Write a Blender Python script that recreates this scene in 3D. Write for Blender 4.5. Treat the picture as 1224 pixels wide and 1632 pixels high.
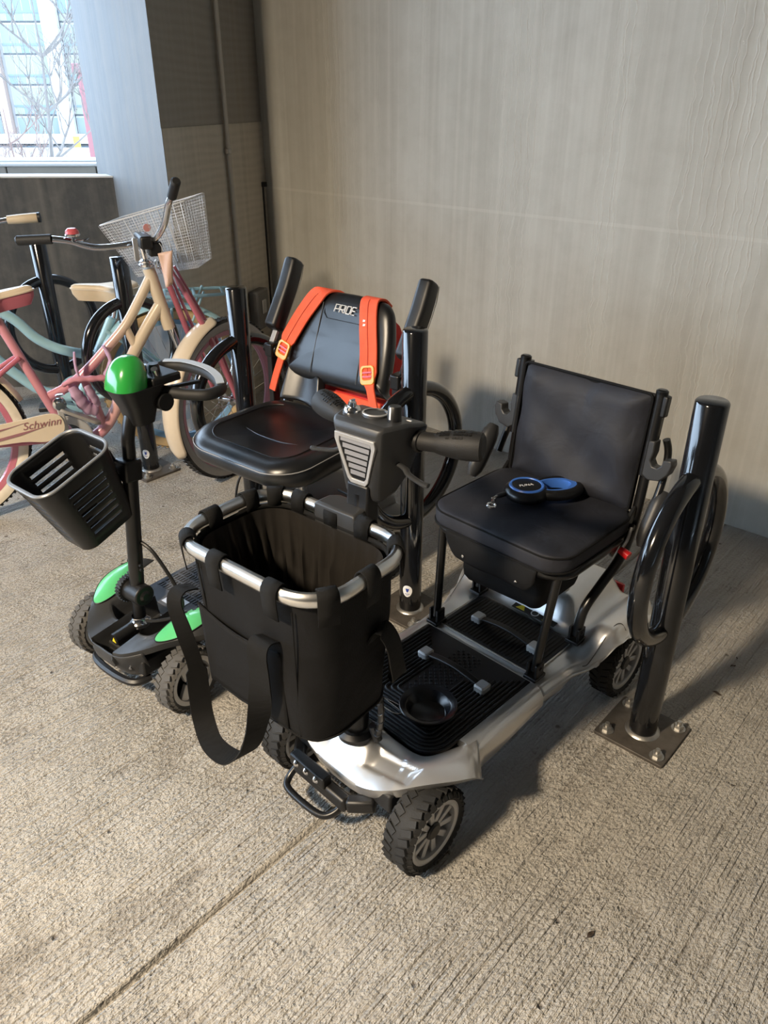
import bpy, bmesh, math, random
from mathutils import Matrix, Vector
random.seed(7)
for o in list(bpy.data.objects): bpy.data.objects.remove(o)
SC = bpy.context.scene; COL = SC.collection
R = math.radians; PI = math.pi
sin, cos = math.sin, math.cos

# ---------------------------------------------------------------- camera
cd = bpy.data.cameras.new('camera'); cam = bpy.data.objects.new('camera', cd); COL.objects.link(cam)
cam.location = (0, 0, 1.45); cam.rotation_euler = (R(90 - 28.5), 0, 0)
cd.sensor_fit = 'VERTICAL'; cd.sensor_height = 36; cd.lens = 36 * 1226 / 1632; cd.clip_start = .02
SC.camera = cam
# ---------------------------------------------------------------- world, light, exposure
wd = bpy.data.worlds.new('sky'); SC.world = wd; wd.use_nodes = True
wn = wd.node_tree.nodes['Background']; wn.inputs[0].default_value = (.60, .78, 1, 1); wn.inputs[1].default_value = 7.5
SC.view_settings.view_transform = 'Standard'; SC.view_settings.look = 'None'
SC.view_settings.gamma = 1; SC.view_settings.exposure = 0.5; SC.view_settings.use_curve_mapping = False
LAMP = (-2.65, -1.03, 3.42)          # the garage ceiling lamp that throws the warm light
ld = bpy.data.lights.new('garage_lamp_light', 'AREA'); ld.shape = 'DISK'; ld.size = .46; ld.energy = 240; ld.spread = R(140); ld.color = (1, .82, .60)
lo = bpy.data.objects.new('garage_lamp_light', ld); COL.objects.link(lo); lo.location = LAMP
lo.rotation_euler = (R(9), -R(9), 0)

# ---------------------------------------------------------------- helpers
def V(*a): return Vector(a)
def rotz(h): return Matrix.Rotation(h, 4, 'Z')
def trs(x, y, z): return Matrix.Translation((x, y, z))
def cr(pts, n=8, closed=False):
    """smooth curve through points"""
    P = [Vector(p) for p in pts]; out = []
    N = len(P); rng = range(N if closed else N - 1)
    for i in rng:
        if closed: a, b, c, d = P[i - 1], P[i], P[(i + 1) % N], P[(i + 2) % N]
        else: a, b, c, d = P[max(i - 1, 0)], P[i], P[i + 1], P[min(i + 2, N - 1)]
        for k in range(n):
            t = k / n
            out.append(.5 * ((2 * b) + (c - a) * t + (2 * a - 5 * b + 4 * c - d) * t * t + (3 * b - a - 3 * c + d) * t ** 3))
    if not closed: out.append(P[-1])
    return out
def lerp_tab(tab, t):
    for (a, va), (b, vb) in zip(tab, tab[1:]):
        if t <= b:
            k = max(0, min(1, (t - a) / (b - a))); k = k * k * (3 - 2 * k) * .5 + k * .5
            if isinstance(va, (tuple, list)): return tuple(x + (y - x) * k for x, y in zip(va, vb))
            return va + (vb - va) * k
    return tab[-1][1]
def cr_tab(tab, t):
    """smooth (Catmull-Rom) lookup in a table of tuples"""
    n = len(tab)
    for i in range(n - 1):
        if t <= tab[i + 1][0] or i == n - 2:
            a, b = tab[i][0], tab[i + 1][0]; k = max(0, min(1, (t - a) / (b - a)))
            m = lambda j, c: tab[j][1][c]
            out = []
            for c in range(len(tab[0][1])):
                d = (b - a)
                s0 = (m(i + 1, c) - m(i - 1, c)) / (tab[i + 1][0] - tab[i - 1][0]) if i > 0 else (0 if c else (m(1, c) - m(0, c)) / d)
                s1 = (m(i + 2, c) - m(i, c)) / (tab[i + 2][0] - tab[i][0]) if i < n - 2 else (m(i + 1, c) - m(i, c)) / d
                out.append((2*k**3 - 3*k*k + 1) * m(i, c) + (k**3 - 2*k*k + k) * d * s0 + (-2*k**3 + 3*k*k) * m(i + 1, c) + (k**3 - k*k) * d * s1)
            return tuple(out)
def rrect(w, d, r, n=6):
    out = []
    for cx, cy, a0 in ((w/2-r, d/2-r, 0), (-w/2+r, d/2-r, 90), (-w/2+r, -d/2+r, 180), (w/2-r, -d/2+r, 270)):
        for k in range(n + 1):
            a = R(a0 + 90 * k / n); out.append((cx + r * cos(a), cy + r * sin(a)))
    return out
def resample(poly, n):
    P = [Vector((x, y)) for x, y in poly]; L = [0]
    for i in range(len(P)): L.append(L[-1] + (P[(i + 1) % len(P)] - P[i]).length)
    out = []; i = 0
    for k in range(n):
        d = L[-1] * k / n
        while L[i + 1] < d: i += 1
        a, b = P[i], P[(i + 1) % len(P)]; q = a + (b - a) * ((d - L[i]) / max(1e-9, L[i + 1] - L[i])); out.append((q.x, q.y))
    return out
class MB:
    def __init__(s, M=None): s.v = []; s.f = []; s.M = M
    def add(s, vs, fs, M=None):
        b = len(s.v)
        for p in vs:
            p = Vector(p)
            if M is not None: p = M @ p
            if s.M is not None: p = s.M @ p
            s.v.append(p)
        s.f += [tuple(b + i for i in f) for f in fs]; return s
    def box(s, c, d, M=None, top=1.0):
        x, y, z = (k / 2 for k in d); t = top
        vs = [(-x,-y,-z),(x,-y,-z),(x,y,-z),(-x,y,-z),(-x*t,-y*t,z),(x*t,-y*t,z),(x*t,y*t,z),(-x*t,y*t,z)]
        T = trs(*c) if M is None else trs(*c) @ M
        return s.add(vs, [(0,3,2,1),(4,5,6,7),(0,1,5,4),(1,2,6,5),(2,3,7,6),(3,0,4,7)], T)
    def beam(s, a, b, w, h, up=(0, 0, 1)):
        a, b = Vector(a), Vector(b); d = b - a; L = d.length; d.normalize(); u = Vector(up)
        x = d.cross(u).normalized(); u = x.cross(d)
        M = Matrix((x, d, u)).transposed().to_4x4(); M.translation = (a + b) / 2
        return s.add(*boxv(w, L, h), M)
    def tube(s, pts, r, seg=10, closed=False, cap=True, flat=1.0, up=None):
        P = [Vector(p) for p in pts]; N = len(P); rs = r if isinstance(r, (list, tuple)) else [r] * N
        T = []
        for i in range(N):
            if closed: t = P[(i + 1) % N] - P[i - 1]
            else: t = P[min(i + 1, N - 1)] - P[max(i - 1, 0)]
            T.append(t.normalized())
        n = Vector(up) if up else Vector((0, 0, 1))
        if abs(n.dot(T[0])) > .95: n = Vector((1, 0, 0))
        vs = []
        for i in range(N):
            n = (Vector(up) if up and abs(Vector(up).dot(T[i])) < .97 else n); n = (n - T[i] * n.dot(T[i])).normalized(); b = T[i].cross(n)
            for k in range(seg):
                a = 2 * PI * (k + .5) / seg; vs.append(P[i] + rs[i] * (cos(a) * b + flat * sin(a) * n))
        fs = []
        for i in range(N if closed else N - 1):
            j = (i + 1) % N
            for k in range(seg):
                l = (k + 1) % seg; fs.append((i*seg+k, i*seg+l, j*seg+l, j*seg+k))
        if cap and not closed: fs += [tuple(range(seg))[::-1], tuple((N-1)*seg + k for k in range(seg))]
        return s.add(vs, fs)
    def lathe(s, prof, seg=24, M=None, cap=False):
        vs = []; fs = []; n = len(prof)
        for k in range(seg):
            a = 2 * PI * k / seg
            for r, z in prof: vs.append((r * cos(a), r * sin(a), z))
        for k in range(seg):
            l = (k + 1) % seg
            for i in range(n - 1): fs.append((k*n+i, l*n+i, l*n+i+1, k*n+i+1))
        if cap: fs += [tuple(k*n for k in range(seg))[::-1], tuple(k*n+n-1 for k in range(seg))]
        return s.add(vs, fs, M)
    def loft(s, rings, cap=True, M=None, closed_ring=True):
        n = len(rings[0]); vs = [p for r in rings for p in r]; fs = []
        for i in range(len(rings) - 1):
            for k in range(n if closed_ring else n - 1):
                l = (k + 1) % n; fs.append((i*n+k, i*n+l, (i+1)*n+l, (i+1)*n+k))
        if cap: fs += [tuple(range(n))[::-1], tuple((len(rings)-1)*n + k for k in range(n))]
        return s.add(vs, fs, M)
    def prism(s, poly, z0, z1, M=None, ch=0):
        rings = [[(x, y, z0) for x, y in poly]]
        if ch:
            c = Vector((sum(p[0] for p in poly), sum(p[1] for p in poly))) / len(poly)
            rings.append([(x, y, z1 - ch) for x, y in poly])
            rings.append([(c.x + (x-c.x)*(1-ch/max(.001,(Vector((x,y))-c).length)), c.y + (y-c.y)*(1-ch/max(.001,(Vector((x,y))-c).length)), z1) for x, y in poly])
        else: rings.append([(x, y, z1) for x, y in poly])
        return s.loft(rings, True, M)
    def grid(s, fn, nu, nv, M=None):
        vs = [fn(i / nu, j / nv) for j in range(nv + 1) for i in range(nu + 1)]
        fs = [(j*(nu+1)+i, j*(nu+1)+i+1, (j+1)*(nu+1)+i+1, (j+1)*(nu+1)+i) for j in range(nv) for i in range(nu)]
        return s.add(vs, fs, M)
    def ribbon(s, pts, side, w, th=.003):
        """flat band: pts centre line, side = width direction (one or per point)"""
        P = [Vector(p) for p in pts]; N = len(P); vs = []; fs = []
        sd = side if isinstance(side, list) else [side] * N; ws = w if isinstance(w, list) else [w] * N
        for i in range(N):
            t = (P[min(i+1, N-1)] - P[max(i-1, 0)]).normalized(); b = Vector(sd[i]); b = (b - t * b.dot(t)).normalized(); n = t.cross(b)
            for a, c in ((-1, -1), (1, -1), (1, 1), (-1, 1)): vs.append(P[i] + b * a * ws[i] / 2 + n * c * th / 2)
        for i in range(N - 1):
            for k in range(4):
                l = (k + 1) % 4; fs.append((i*4+k, i*4+l, i*4+4+l, i*4+4+k))
        fs += [(3, 2, 1, 0), tuple((N-1)*4 + k for k in range(4))]
        return s.add(vs, fs)
    def build(s, name, m, parent=None, ang=35, bevel=0, sub=0, solid=0, kind=None, off=-1):
        me = bpy.data.meshes.new(name); me.from_pydata([tuple(p) for p in s.v], [], s.f)
        bm = bmesh.new(); bm.from_mesh(me)
        bmesh.ops.recalc_face_normals(bm, faces=bm.faces); bm.to_mesh(me); bm.free()
        me.polygons.foreach_set('use_smooth', [True] * len(me.polygons)); me.set_sharp_from_angle(angle=R(ang)); me.update()
        o = bpy.data.objects.new(name, me); COL.objects.link(o)
        if m is not None: me.materials.append(m)
        if parent is not None: o.parent = parent
        if solid:
            d = o.modifiers.new('thick', 'SOLIDIFY'); d.thickness = solid; d.offset = off
        if bevel:
            d = o.modifiers.new('bevel', 'BEVEL'); d.width = bevel; d.segments = 2; d.limit_method = 'ANGLE'; d.angle_limit = R(32); d.harden_normals = False
        if sub:
            d = o.modifiers.new('sub', 'SUBSURF'); d.levels = sub; d.render_levels = sub
        if kind: o['kind'] = kind
        return o
def boxv(a, b, c):
    x, y, z = a/2, b/2, c/2
    return ([(-x,-y,-z),(x,-y,-z),(x,y,-z),(-x,y,-z),(-x,-y,z),(x,-y,z),(x,y,z),(-x,y,z)], [(0,3,2,1),(4,5,6,7),(0,1,5,4),(1,2,6,5),(2,3,7,6),(3,0,4,7)])
def thing(name, label, cat, loc=(0, 0, 0), h=0, group=None):
    o = bpy.data.objects.new(name, None); COL.objects.link(o); o.empty_display_size = .05
    o.location = loc; o.rotation_euler = (0, 0, -R(h)); o['label'] = label; o['category'] = cat
    if group: o['group'] = group
    return o
def tag(o, label, cat, group=None):
    o['label'] = label; o['category'] = cat
    if group: o['group'] = group
    return o
def text(name, s, size, m, parent, M, ext=.0006, shear=0, xs=1):
    cu = bpy.data.curves.new(name, 'FONT'); cu.body = s; cu.size = size; cu.extrude = ext; cu.align_x = 'CENTER'; cu.align_y = 'CENTER'; cu.shear = shear
    t = bpy.data.objects.new(name + '_c', cu); COL.objects.link(t)
    dg = bpy.context.evaluated_depsgraph_get(); me = bpy.data.meshes.new_from_object(t.evaluated_get(dg))
    bpy.data.objects.remove(t)
    me.transform(M @ Matrix.Diagonal((xs, 1, 1, 1))); me.name = name; me.materials.clear(); me.materials.append(m)
    o = bpy.data.objects.new(name, me); COL.objects.link(o)
    if parent is not None: o.parent = parent
    return o
def frame(o, x, y):
    """matrix with origin o, x axis x, y axis close to y"""
    x = Vector(x).normalized(); y = Vector(y); y = (y - x * y.dot(x)).normalized(); z = x.cross(y)
    M = Matrix((x, y, z)).transposed().to_4x4(); M.translation = Vector(o); return M
XAX = Matrix(((0, 0, 1, 0), (0, 1, 0, 0), (-1, 0, 0, 0), (0, 0, 0, 1)))      # lathe axis z -> x
YAX = Matrix(((1, 0, 0, 0), (0, 0, 1, 0), (0, -1, 0, 0), (0, 0, 0, 1)))      # lathe axis z -> y

# ---------------------------------------------------------------- materials
class NT:
    def __init__(s, name):
        s.m = bpy.data.materials.new(name); s.m.use_nodes = True; s.t = s.m.node_tree; s.b = s.t.nodes['Principled BSDF']
    def n(s, ty, **k):
        d = s.t.nodes.new(ty)
        for a, b in k.items():
            if hasattr(d, a): setattr(d, a, b)
            else: d.inputs[a.replace('_', ' ')].default_value = b
        return d
    def l(s, a, b): s.t.links.new(a, b)
    def coord(s, scale=(1, 1, 1), rot=(0, 0, 0), kind='Object'):
        c = s.n('ShaderNodeTexCoord'); m = s.n('ShaderNodeMapping'); m.inputs['Scale'].default_value = scale; m.inputs['Rotation'].default_value = rot
        s.l(c.outputs[kind], m.inputs[0]); return m.outputs[0]
    def noise(s, co, scale, detail=3, rough=.55, dist=0):
        d = s.n('ShaderNodeTexNoise'); d.inputs['Scale'].default_value = scale; d.inputs['Detail'].default_value = detail
        d.inputs['Roughness'].default_value = rough; d.inputs['Distortion'].default_value = dist
        if co is not None: s.l(co, d.inputs['Vector'])
        return d.outputs['Fac']
    def ramp(s, fac, stops):
        d = s.n('ShaderNodeValToRGB'); e = d.color_ramp.elements
        while len(e) < len(stops): e.new(.5)
        for el, (p, c) in zip(e, stops): el.position = p; el.color = c if len(c) == 4 else (*c, 1)
        s.l(fac, d.inputs[0]); return d.outputs[0]
    def math(s, op, a, b=None):
        d = s.n('ShaderNodeMath', operation=op)
        for i, x in enumerate((a, b)):
            if x is None: continue
            if isinstance(x, (int, float)): d.inputs[i].default_value = x
            else: s.l(x, d.inputs[i])
        return d.outputs[0]
    def mix(s, fac, a, b, ty='MIX'):
        d = s.n('ShaderNodeMix', data_type='RGBA', blend_type=ty)
        for i, x in ((0, fac), (6, a), (7, b)):
            if isinstance(x, (int, float)): d.inputs[i].default_value = x
            elif isinstance(x, tuple): d.inputs[i].default_value = (*x, 1) if len(x) == 3 else x
            else: s.l(x, d.inputs[i])
        return d.outputs[2]
    def bump(s, h, st=.3, dist=.005, prev=None):
        d = s.n('ShaderNodeBump'); d.inputs['Strength'].default_value = st; d.inputs['Distance'].default_value = dist; s.l(h, d.inputs['Height'])
        if prev is not None: s.l(prev, d.inputs['Normal'])
        s.l(d.outputs[0], s.b.inputs['Normal']); return d.outputs[0]
def mat(name, col, rough=.5, metal=0, nz=0, nsc=60, bump=0, bsc=200, coat=0, spec=.5):
    t = NT(name); b = t.b; b.inputs['Roughness'].default_value = rough; b.inputs['Metallic'].default_value = metal
    b.inputs['Coat Weight'].default_value = coat; b.inputs['Specular IOR Level'].default_value = spec
    co = t.coord()
    f = t.noise(co, nsc, 3)
    c = t.mix(f, tuple(max(0, k * (1 - nz)) for k in col), tuple(min(1, k * (1 + nz)) for k in col))
    t.l(c, b.inputs['Base Color'])
    if bump: t.bump(t.noise(co, bsc, 2), bump, .002)
    return t.m
def weave(name, col, sc=900, rough=.75, b=.5, sp=.3):
    t = NT(name); t.b.inputs['Roughness'].default_value = rough; t.b.inputs['Specular IOR Level'].default_value = sp
    co = t.coord(); ck = t.n('ShaderNodeTexWave', wave_type='BANDS', bands_direction='DIAGONAL'); ck.inputs['Scale'].default_value = sc / 6.3; t.l(co, ck.inputs[0])
    f = t.noise(co, 22, 4)
    h = t.math('ADD', ck.outputs['Fac'], t.noise(co, sc, 2))
    t.l(t.mix(f, tuple(k * .75 for k in col), tuple(k * 1.25 for k in col)), t.b.inputs['Base Color']); nb = t.bump(h, b, .0012)
    t.bump(t.noise(co, 13, 3, .5, .6), .35, .010, nb)
    return t.m
MT = {}
MT['black'] = mat('black_plastic', (.008, .008, .0085), .42, 0, .2, 80, .12, 900)
MT['blackm'] = mat('black_matte_plastic', (.010, .010, .0105), .6, 0, .2, 80, .25, 700)
MT['gloss'] = mat('black_gloss_paint', (.006, .0065, .008), .14, 0, .15, 30, .02, 40, coat=.5)
MT['metalblack'] = mat('black_painted_metal', (.007, .007, .0075), .3, 0, .2, 60)
MT['rubber'] = mat('tyre_rubber', (.012, .012, .012), .72, 0, .3, 60, .3, 300)
MT['rubbergrey'] = mat('worn_tyre_rubber', (.075, .072, .068), .8, 0, .3, 60, .3, 300)
MT['silver'] = mat('silver_paint', (.62, .62, .62), .3, .75, .05, 25, .03, 300, coat=.6)
MT['alloy'] = mat('grey_alloy_paint', (.48, .48, .48), .35, .35, .06, 40)
MT['chrome'] = mat('chrome', (.75, .75, .76), .12, 1, .04, 40)
MT['steel'] = mat('galvanised_steel', (.42, .41, .39), .42, .9, .25, 60, .2, 120)
MT['alu'] = mat('brushed_aluminium', (.80, .80, .79), .28, 1, .05, 30)
MT['mat'] = mat('rubber_deck_mat', (.008, .0085, .011), .55, 0, .2, 60, .1, 500)
MT['nylon'] = weave('black_nylon_fabric', (.0075, .0075, .008), 1400, .75, .35, .18)
MT['pad'] = weave('navy_black_seat_fabric', (.020, .0215, .029), 1800, .60, .22, .35)
MT['web'] = weave('black_webbing', (.009, .009, .009), 2200, .75, .5, .2)
MT['liner'] = mat('shiny_black_liner', (.02, .018, .016), .28, 0, .2, 20, .25, 18)
MT['leather'] = mat('black_leatherette', (.009, .0095, .011), .3, 0, .15, 50, .1, 800, spec=.6)
MT['green'] = mat('green_glossy_plastic', (.025, .30, .05), .2, 0, .06, 30, coat=.5)
MT['greenl'] = mat('green_fender_plastic', (.10, .50, .20), .28, 0, .08, 30, coat=.3)
MT['orange'] = weave('orange_red_strap_fabric', (.86, .12, .055), 1500, .75, .3)
MT['red'] = weave('red_bag_fabric', (.66, .035, .03), 1500, .75, .3)
MT['redp'] = mat('red_plastic', (.6, .015, .02), .25)
MT['yellow'] = mat('amber_buckle_plastic', (.85, .38, .04), .3)
MT['white'] = mat('white_print', (.8, .8, .8), .5)
MT['greyp'] = mat('grey_louvre_plastic', (.22, .22, .23), .4, 0, .05)
MT['dgrey'] = mat('charcoal_plastic', (.032, .033, .035), .4, 0, .1, 60, .15, 900)
MT['deckgrey'] = mat('grey_deck_rubber', (.07, .074, .085), .6, 0, .15, 40, .2, 500)
MT['blue'] = mat('blue_plastic_ring', (.05, .16, .55), .35)
MT['sticker_y'] = mat('yellow_warning_print', (.75, .6, .03), .5)
# ================================================================ the setting
def floor_mat():
    t = NT('brushed_concrete'); b = t.b; b.inputs['Roughness'].default_value = .85; b.inputs['Specular IOR Level'].default_value = .25
    co = t.coord(); st = t.coord((120, 4.5, 20)); st2 = t.coord((60, 1.8, 20)); gr = t.coord((1, .62, 1))      # brush strokes run along the slab joint (object y)
    n1 = t.noise(co, 1.3, 5, .6); n2 = t.noise(co, 9, 5, .65); n3 = t.noise(gr, 150, 2, .6); n4 = t.noise(gr, 62, 3, .65); s1 = t.noise(st, 1, 3, .6, .3); s2 = t.noise(st2, 1, 3, .5, .4)
    c = t.ramp(n1, [(.3, (.365, .345, .31)), (.52, (.43, .41, .375)), (.75, (.49, .47, .435))])
    c = t.mix(t.ramp(n2, [(.35, (0, 0, 0)), (.7, (1, 1, 1))]), t.mix(.4, c, (.32, .295, .255)), c)
    lay = t.ramp(t.noise(co, 3.1, 3, .6), [(.36, (0, 0, 0)), (.60, (1, 1, 1))])             # where the brush bit deeper
    h = t.math('ADD', t.math('MULTIPLY', n3, .9), t.math('MULTIPLY', n4, .40))
    sb = t.math('ADD', t.math('MULTIPLY', s1, 1.5), t.math('MULTIPLY', s2, 1.0))
    h = t.math('ADD', h, t.math('MULTIPLY', sb, t.math('ADD', t.math('MULTIPLY', lay, .7), .5)))
    c = t.mix(t.ramp(t.math('MULTIPLY', h, .40), [(.43, (.0,) * 3), (.60, (1, 1, 1))]), t.mix(.66, c, (.13, .115, .095)), c)
    v = t.n('ShaderNodeTexVoronoi'); v.inputs['Scale'].default_value = 11; t.l(co, v.inputs[0])
    pit = t.ramp(t.math('ADD', v.outputs['Distance'], t.math('MULTIPLY', n4, .12)), [(.085, (0, 0, 0)), (.14, (1, 1, 1))])
    c = t.mix(pit, (.17, .15, .13), c)
    t.l(c, b.inputs['Base Color'])
    t.bump(t.math('ADD', h, t.math('MULTIPLY', pit, .5)), 1.0, .011); return t.m
def wall_mat(name, ca, cb, drips=True, grain=False, stain=(.26, .23, .185)):
    t = NT(name); b = t.b; b.inputs['Roughness'].default_value = .62; b.inputs['Specular IOR Level'].default_value = .35
    co = t.coord(); ver = t.coord((9, 9, .35)); ver2 = t.coord((38, 38, .5))
    n1 = t.noise(co, 1.1, 5, .6); n2 = t.noise(co, 12, 5, .6); n3 = t.noise(co, 120, 2, .6); v1 = t.noise(ver, 1, 4, .6, .3); v2 = t.noise(ver2, 1, 3, .5)
    c = t.mix(t.ramp(n1, [(.3, (0, 0, 0)), (.7, (1, 1, 1))]), ca, cb)
    c = t.mix(t.math('MULTIPLY', t.ramp(v1, [(.4, (0, 0, 0)), (.75, (1, 1, 1))]), .35), c, stain)
    c = t.mix(t.math('MULTIPLY', t.ramp(v2, [(.45, (0, 0, 0)), (.7, (1, 1, 1))]), .22), c, tuple(min(1, k * 1.25) for k in cb))
    c = t.mix(t.math('MULTIPLY', t.ramp(n2, [(.45, (0, 0, 0)), (.75, (1, 1, 1))]), .18), c, stain)
    h = t.math('MULTIPLY', n3, .25)
    if drips:
        # thin wandering vertical runs of cement paste, bundled in places
        sp = t.n('ShaderNodeSeparateXYZ'); t.l(co, sp.inputs[0])
        wob = t.noise(t.coord((2, 2, 3.4)), 1, 4, .65)
        xx = t.math('ADD', t.math('MULTIPLY', sp.outputs[0], 16), t.math('MULTIPLY', wob, 1.9))
        xx = t.math('ADD', xx, t.math('MULTIPLY', sp.outputs[2], 1.1))
        tri = t.math('PINGPONG', xx, .5)
        line = t.ramp(tri, [(.0, (1, 1, 1)), (.055, (.0, .0, .0))])
        xx2 = t.math('ADD', t.math('MULTIPLY', sp.outputs[0], 34), t.math('MULTIPLY', wob, 3.1)); line2 = t.ramp(t.math('PINGPONG', xx2, .5), [(0, (1, 1, 1)), (.11, (0, 0, 0))])
        msk = t.ramp(t.noise(t.coord((2.6, 2.6, .16)), 1, 2, .5), [(.52, (0, 0, 0)), (.60, (1, 1, 1))])
        ln = t.math('MULTIPLY', t.math('MAXIMUM', line, line2), msk)
        c = t.mix(t.math('MULTIPLY', ln, .30), c, tuple(min(1, k * 1.35) for k in cb)); h = t.math('ADD', h, t.math('MULTIPLY', ln, .9))
        seam = t.math('COMPARE', sp.outputs[2], 1.028); seam.node.inputs[2].default_value = .006
        c = t.mix(t.math('MULTIPLY', seam, .14), c, tuple(min(1, k * 1.4) for k in cb))
        ch = t.math('MULTIPLY', t.ramp(t.noise(co, 26, 3, .6), [(.735, (0, 0, 0)), (.745, (1, 1, 1))]), t.ramp(t.noise(co, 2.3, 2), [(.56, (0, 0, 0)), (.6, (1, 1, 1))]))
        c = t.mix(ch, c, (.75, .74, .70))
    if grain:
        g = t.n('ShaderNodeTexWave', wave_type='BANDS', bands_direction='Z'); g.inputs['Scale'].default_value = 9; g.inputs['Distortion'].default_value = 5; g.inputs['Detail'].default_value = 3
        g.inputs['Detail Scale'].default_value = .7; t.l(t.coord((.35, .35, 1)), g.inputs[0]); h = t.math('ADD', h, t.math('MULTIPLY', g.outputs['Fac'], .5))
        c = t.mix(t.math('MULTIPLY', g.outputs['Fac'], .18), c, tuple(k * 1.35 for k in cb))
    t.l(c, b.inputs['Base Color']); t.bump(h, .35, .006); return t.m
CON = wall_mat('cast_concrete_wall', (.43, .425, .385), (.52, .515, .475))
CON2 = wall_mat('board_formed_concrete', (.40, .375, .32), (.48, .45, .39), False, True)
CON3 = wall_mat('smooth_grey_concrete', (.125, .132, .14), (.165, .172, .18), False)
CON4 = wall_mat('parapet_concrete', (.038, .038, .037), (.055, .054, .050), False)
HN = R(42.0); NX, NY = sin(HN), cos(HN)          # direction into the back wall
def strct(o): o['kind'] = 'structure'; return o
# floor: slab with a tooled joint running towards the wall
fm = MB(); prof = [(-9, 0), (-.012, 0), (-.007, -.004), (-.003, -.013), (.002, -.013), (.006, -.004), (.011, 0), (9, 0)]
fm.loft([[(x, -10, z) for x, z in prof], [(x, 10, z) for x, z in prof]], False, closed_ring=False)
fo = fm.build('floor', floor_mat(), ang=20); fo.location = (-.105, 1.241, 0); fo.rotation_euler = (0, 0, -R(42.3)); strct(fo)
# the back wall
Wd = 2.79; wc = Vector((NX * Wd, NY * Wd, 0)); along = Vector((cos(HN), -sin(HN), 0))
CORN = Vector((-.612, 4.30, 0)); s0 = (CORN - wc).dot(along)
bw = MB(); bw.box(((s0 - .5 + 9) / 2, .12, 1.5), (9.5 - s0, .24, 4.6)); bo = bw.build('wall_back', CON); bo.location = wc; bo.rotation_euler = (0, 0, -HN); strct(bo)
# the dark board-formed wall with the conduit, the pillar side that faces the opening, the parapet
A = Vector((-.885, 3.42, 0)); Bq = Vector((-1.352, 4.17, 0)); jd = (Bq - A).normalized()
def wallpoly(name, pts, z0, z1, m):
    b = MB(); b.prism([(p[0], p[1]) for p in pts], z0, z1); return strct(b.build(name, m))
dn = Vector((CORN.y - A.y, -(CORN.x - A.x), 0)).normalized()       # outward (towards the camera side)
wallpoly('wall_side', [A, CORN, CORN + Vector((.05, .25, 0)), A + Vector((-.02, .14, 0))], 0, 1.33, CON2)
A2 = A - dn * .004; C2 = CORN - dn * .004
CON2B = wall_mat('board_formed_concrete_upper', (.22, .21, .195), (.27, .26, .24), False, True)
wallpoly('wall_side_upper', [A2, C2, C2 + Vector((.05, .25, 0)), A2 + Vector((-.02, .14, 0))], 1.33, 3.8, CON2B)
Oq = Bq + jd * .30
wallpoly('wall_pillar', [A + Vector((-.003, .004, 0)), Oq, Oq + Vector((.35, .1, 0)), A + Vector((.02, .15, 0))], 0, 3.8, CON3)
PD = Vector((-1, -.03, 0)).normalized()
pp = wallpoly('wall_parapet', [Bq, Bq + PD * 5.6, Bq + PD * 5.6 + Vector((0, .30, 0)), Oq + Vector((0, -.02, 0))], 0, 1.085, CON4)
led = MB(); led.prism([(p[0], p[1]) for p in [Bq + Vector((0, -.004, 0)), Bq + PD * 5.6 + Vector((0, -.004, 0)), Bq + PD * 5.6 + Vector((0, .10, 0)), Bq + jd * .12 + Vector((-.004, 0, 0))]], 1.085, 1.093)
strct(led.build('trim_1', mat('pale_sill', (.62, .62, .60), .6)))
# sealant joint in the corner
sj = MB(); sj.box((CORN.x - .012, CORN.y - .035, .52), (.014, .014, 1.04)); sj.box((CORN.x - .003, CORN.y - .04, 1.045), (.03, .016, .022)); strct(sj.build('trim_2', mat('black_sealant', (.008, .008, .008), .6)))
# the rest of the parking level, out of view; openings narrowed to steer daylight
GEN = mat('plain_concrete', (.15, .14, .125), .8, 0, .15, 3)
cb = MB(); cb.box((-.5, -1.5, 3.88), (15, 12.4, .2)); strct(cb.build('ceiling', GEN))
rb = MB(); rb.box((-.5, -7.6, 1.9), (14, .2, 3.9)); strct(rb.build('wall_rear', GEN))
rr = MB(); rr.box((6.6, -2.5, 1.9), (.2, 11, 3.9)); strct(rr.build('wall_right', GEN))
lw = MB(); lw.box((-7.0, -1.8, .54), (.25, 11.8, 1.08)); lw.box((-7.0, -1.8, 3.35), (.3, 11.8, .9)); lw.box((-7.0, -4.9, 1.9), (.26, 5.6, 3.8)); strct(lw.build('wall_left', GEN))  # closed rear part and header are added to cut daylight on the back wall
hb_ = MB(); hb_.prism([(p[0], p[1]) for p in [Bq + Vector((.1, .02, 0)), Bq + PD * 5.6, Bq + PD * 5.6 + Vector((0, .30, 0)), Oq + Vector((.1, 0, 0))]], 2.4, 3.8); strct(hb_.build('added_header', GEN))  # unseen header added to keep daylight off the upper back wall
# ceiling lamp out of view: housing and diffuser, its light is set at the top
lt = thing('garage_lamp', 'round warm garage lamp on the ceiling, behind the viewer', 'lamp', (LAMP[0], LAMP[1], LAMP[2] + .06))
MB().lathe([(.02, .3), (.2, .3), (.23, .06), (.23, 0), (.2, 0), (.2, .04), (.02, .04)], 28).build('housing', MT['alloy'], lt)

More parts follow.
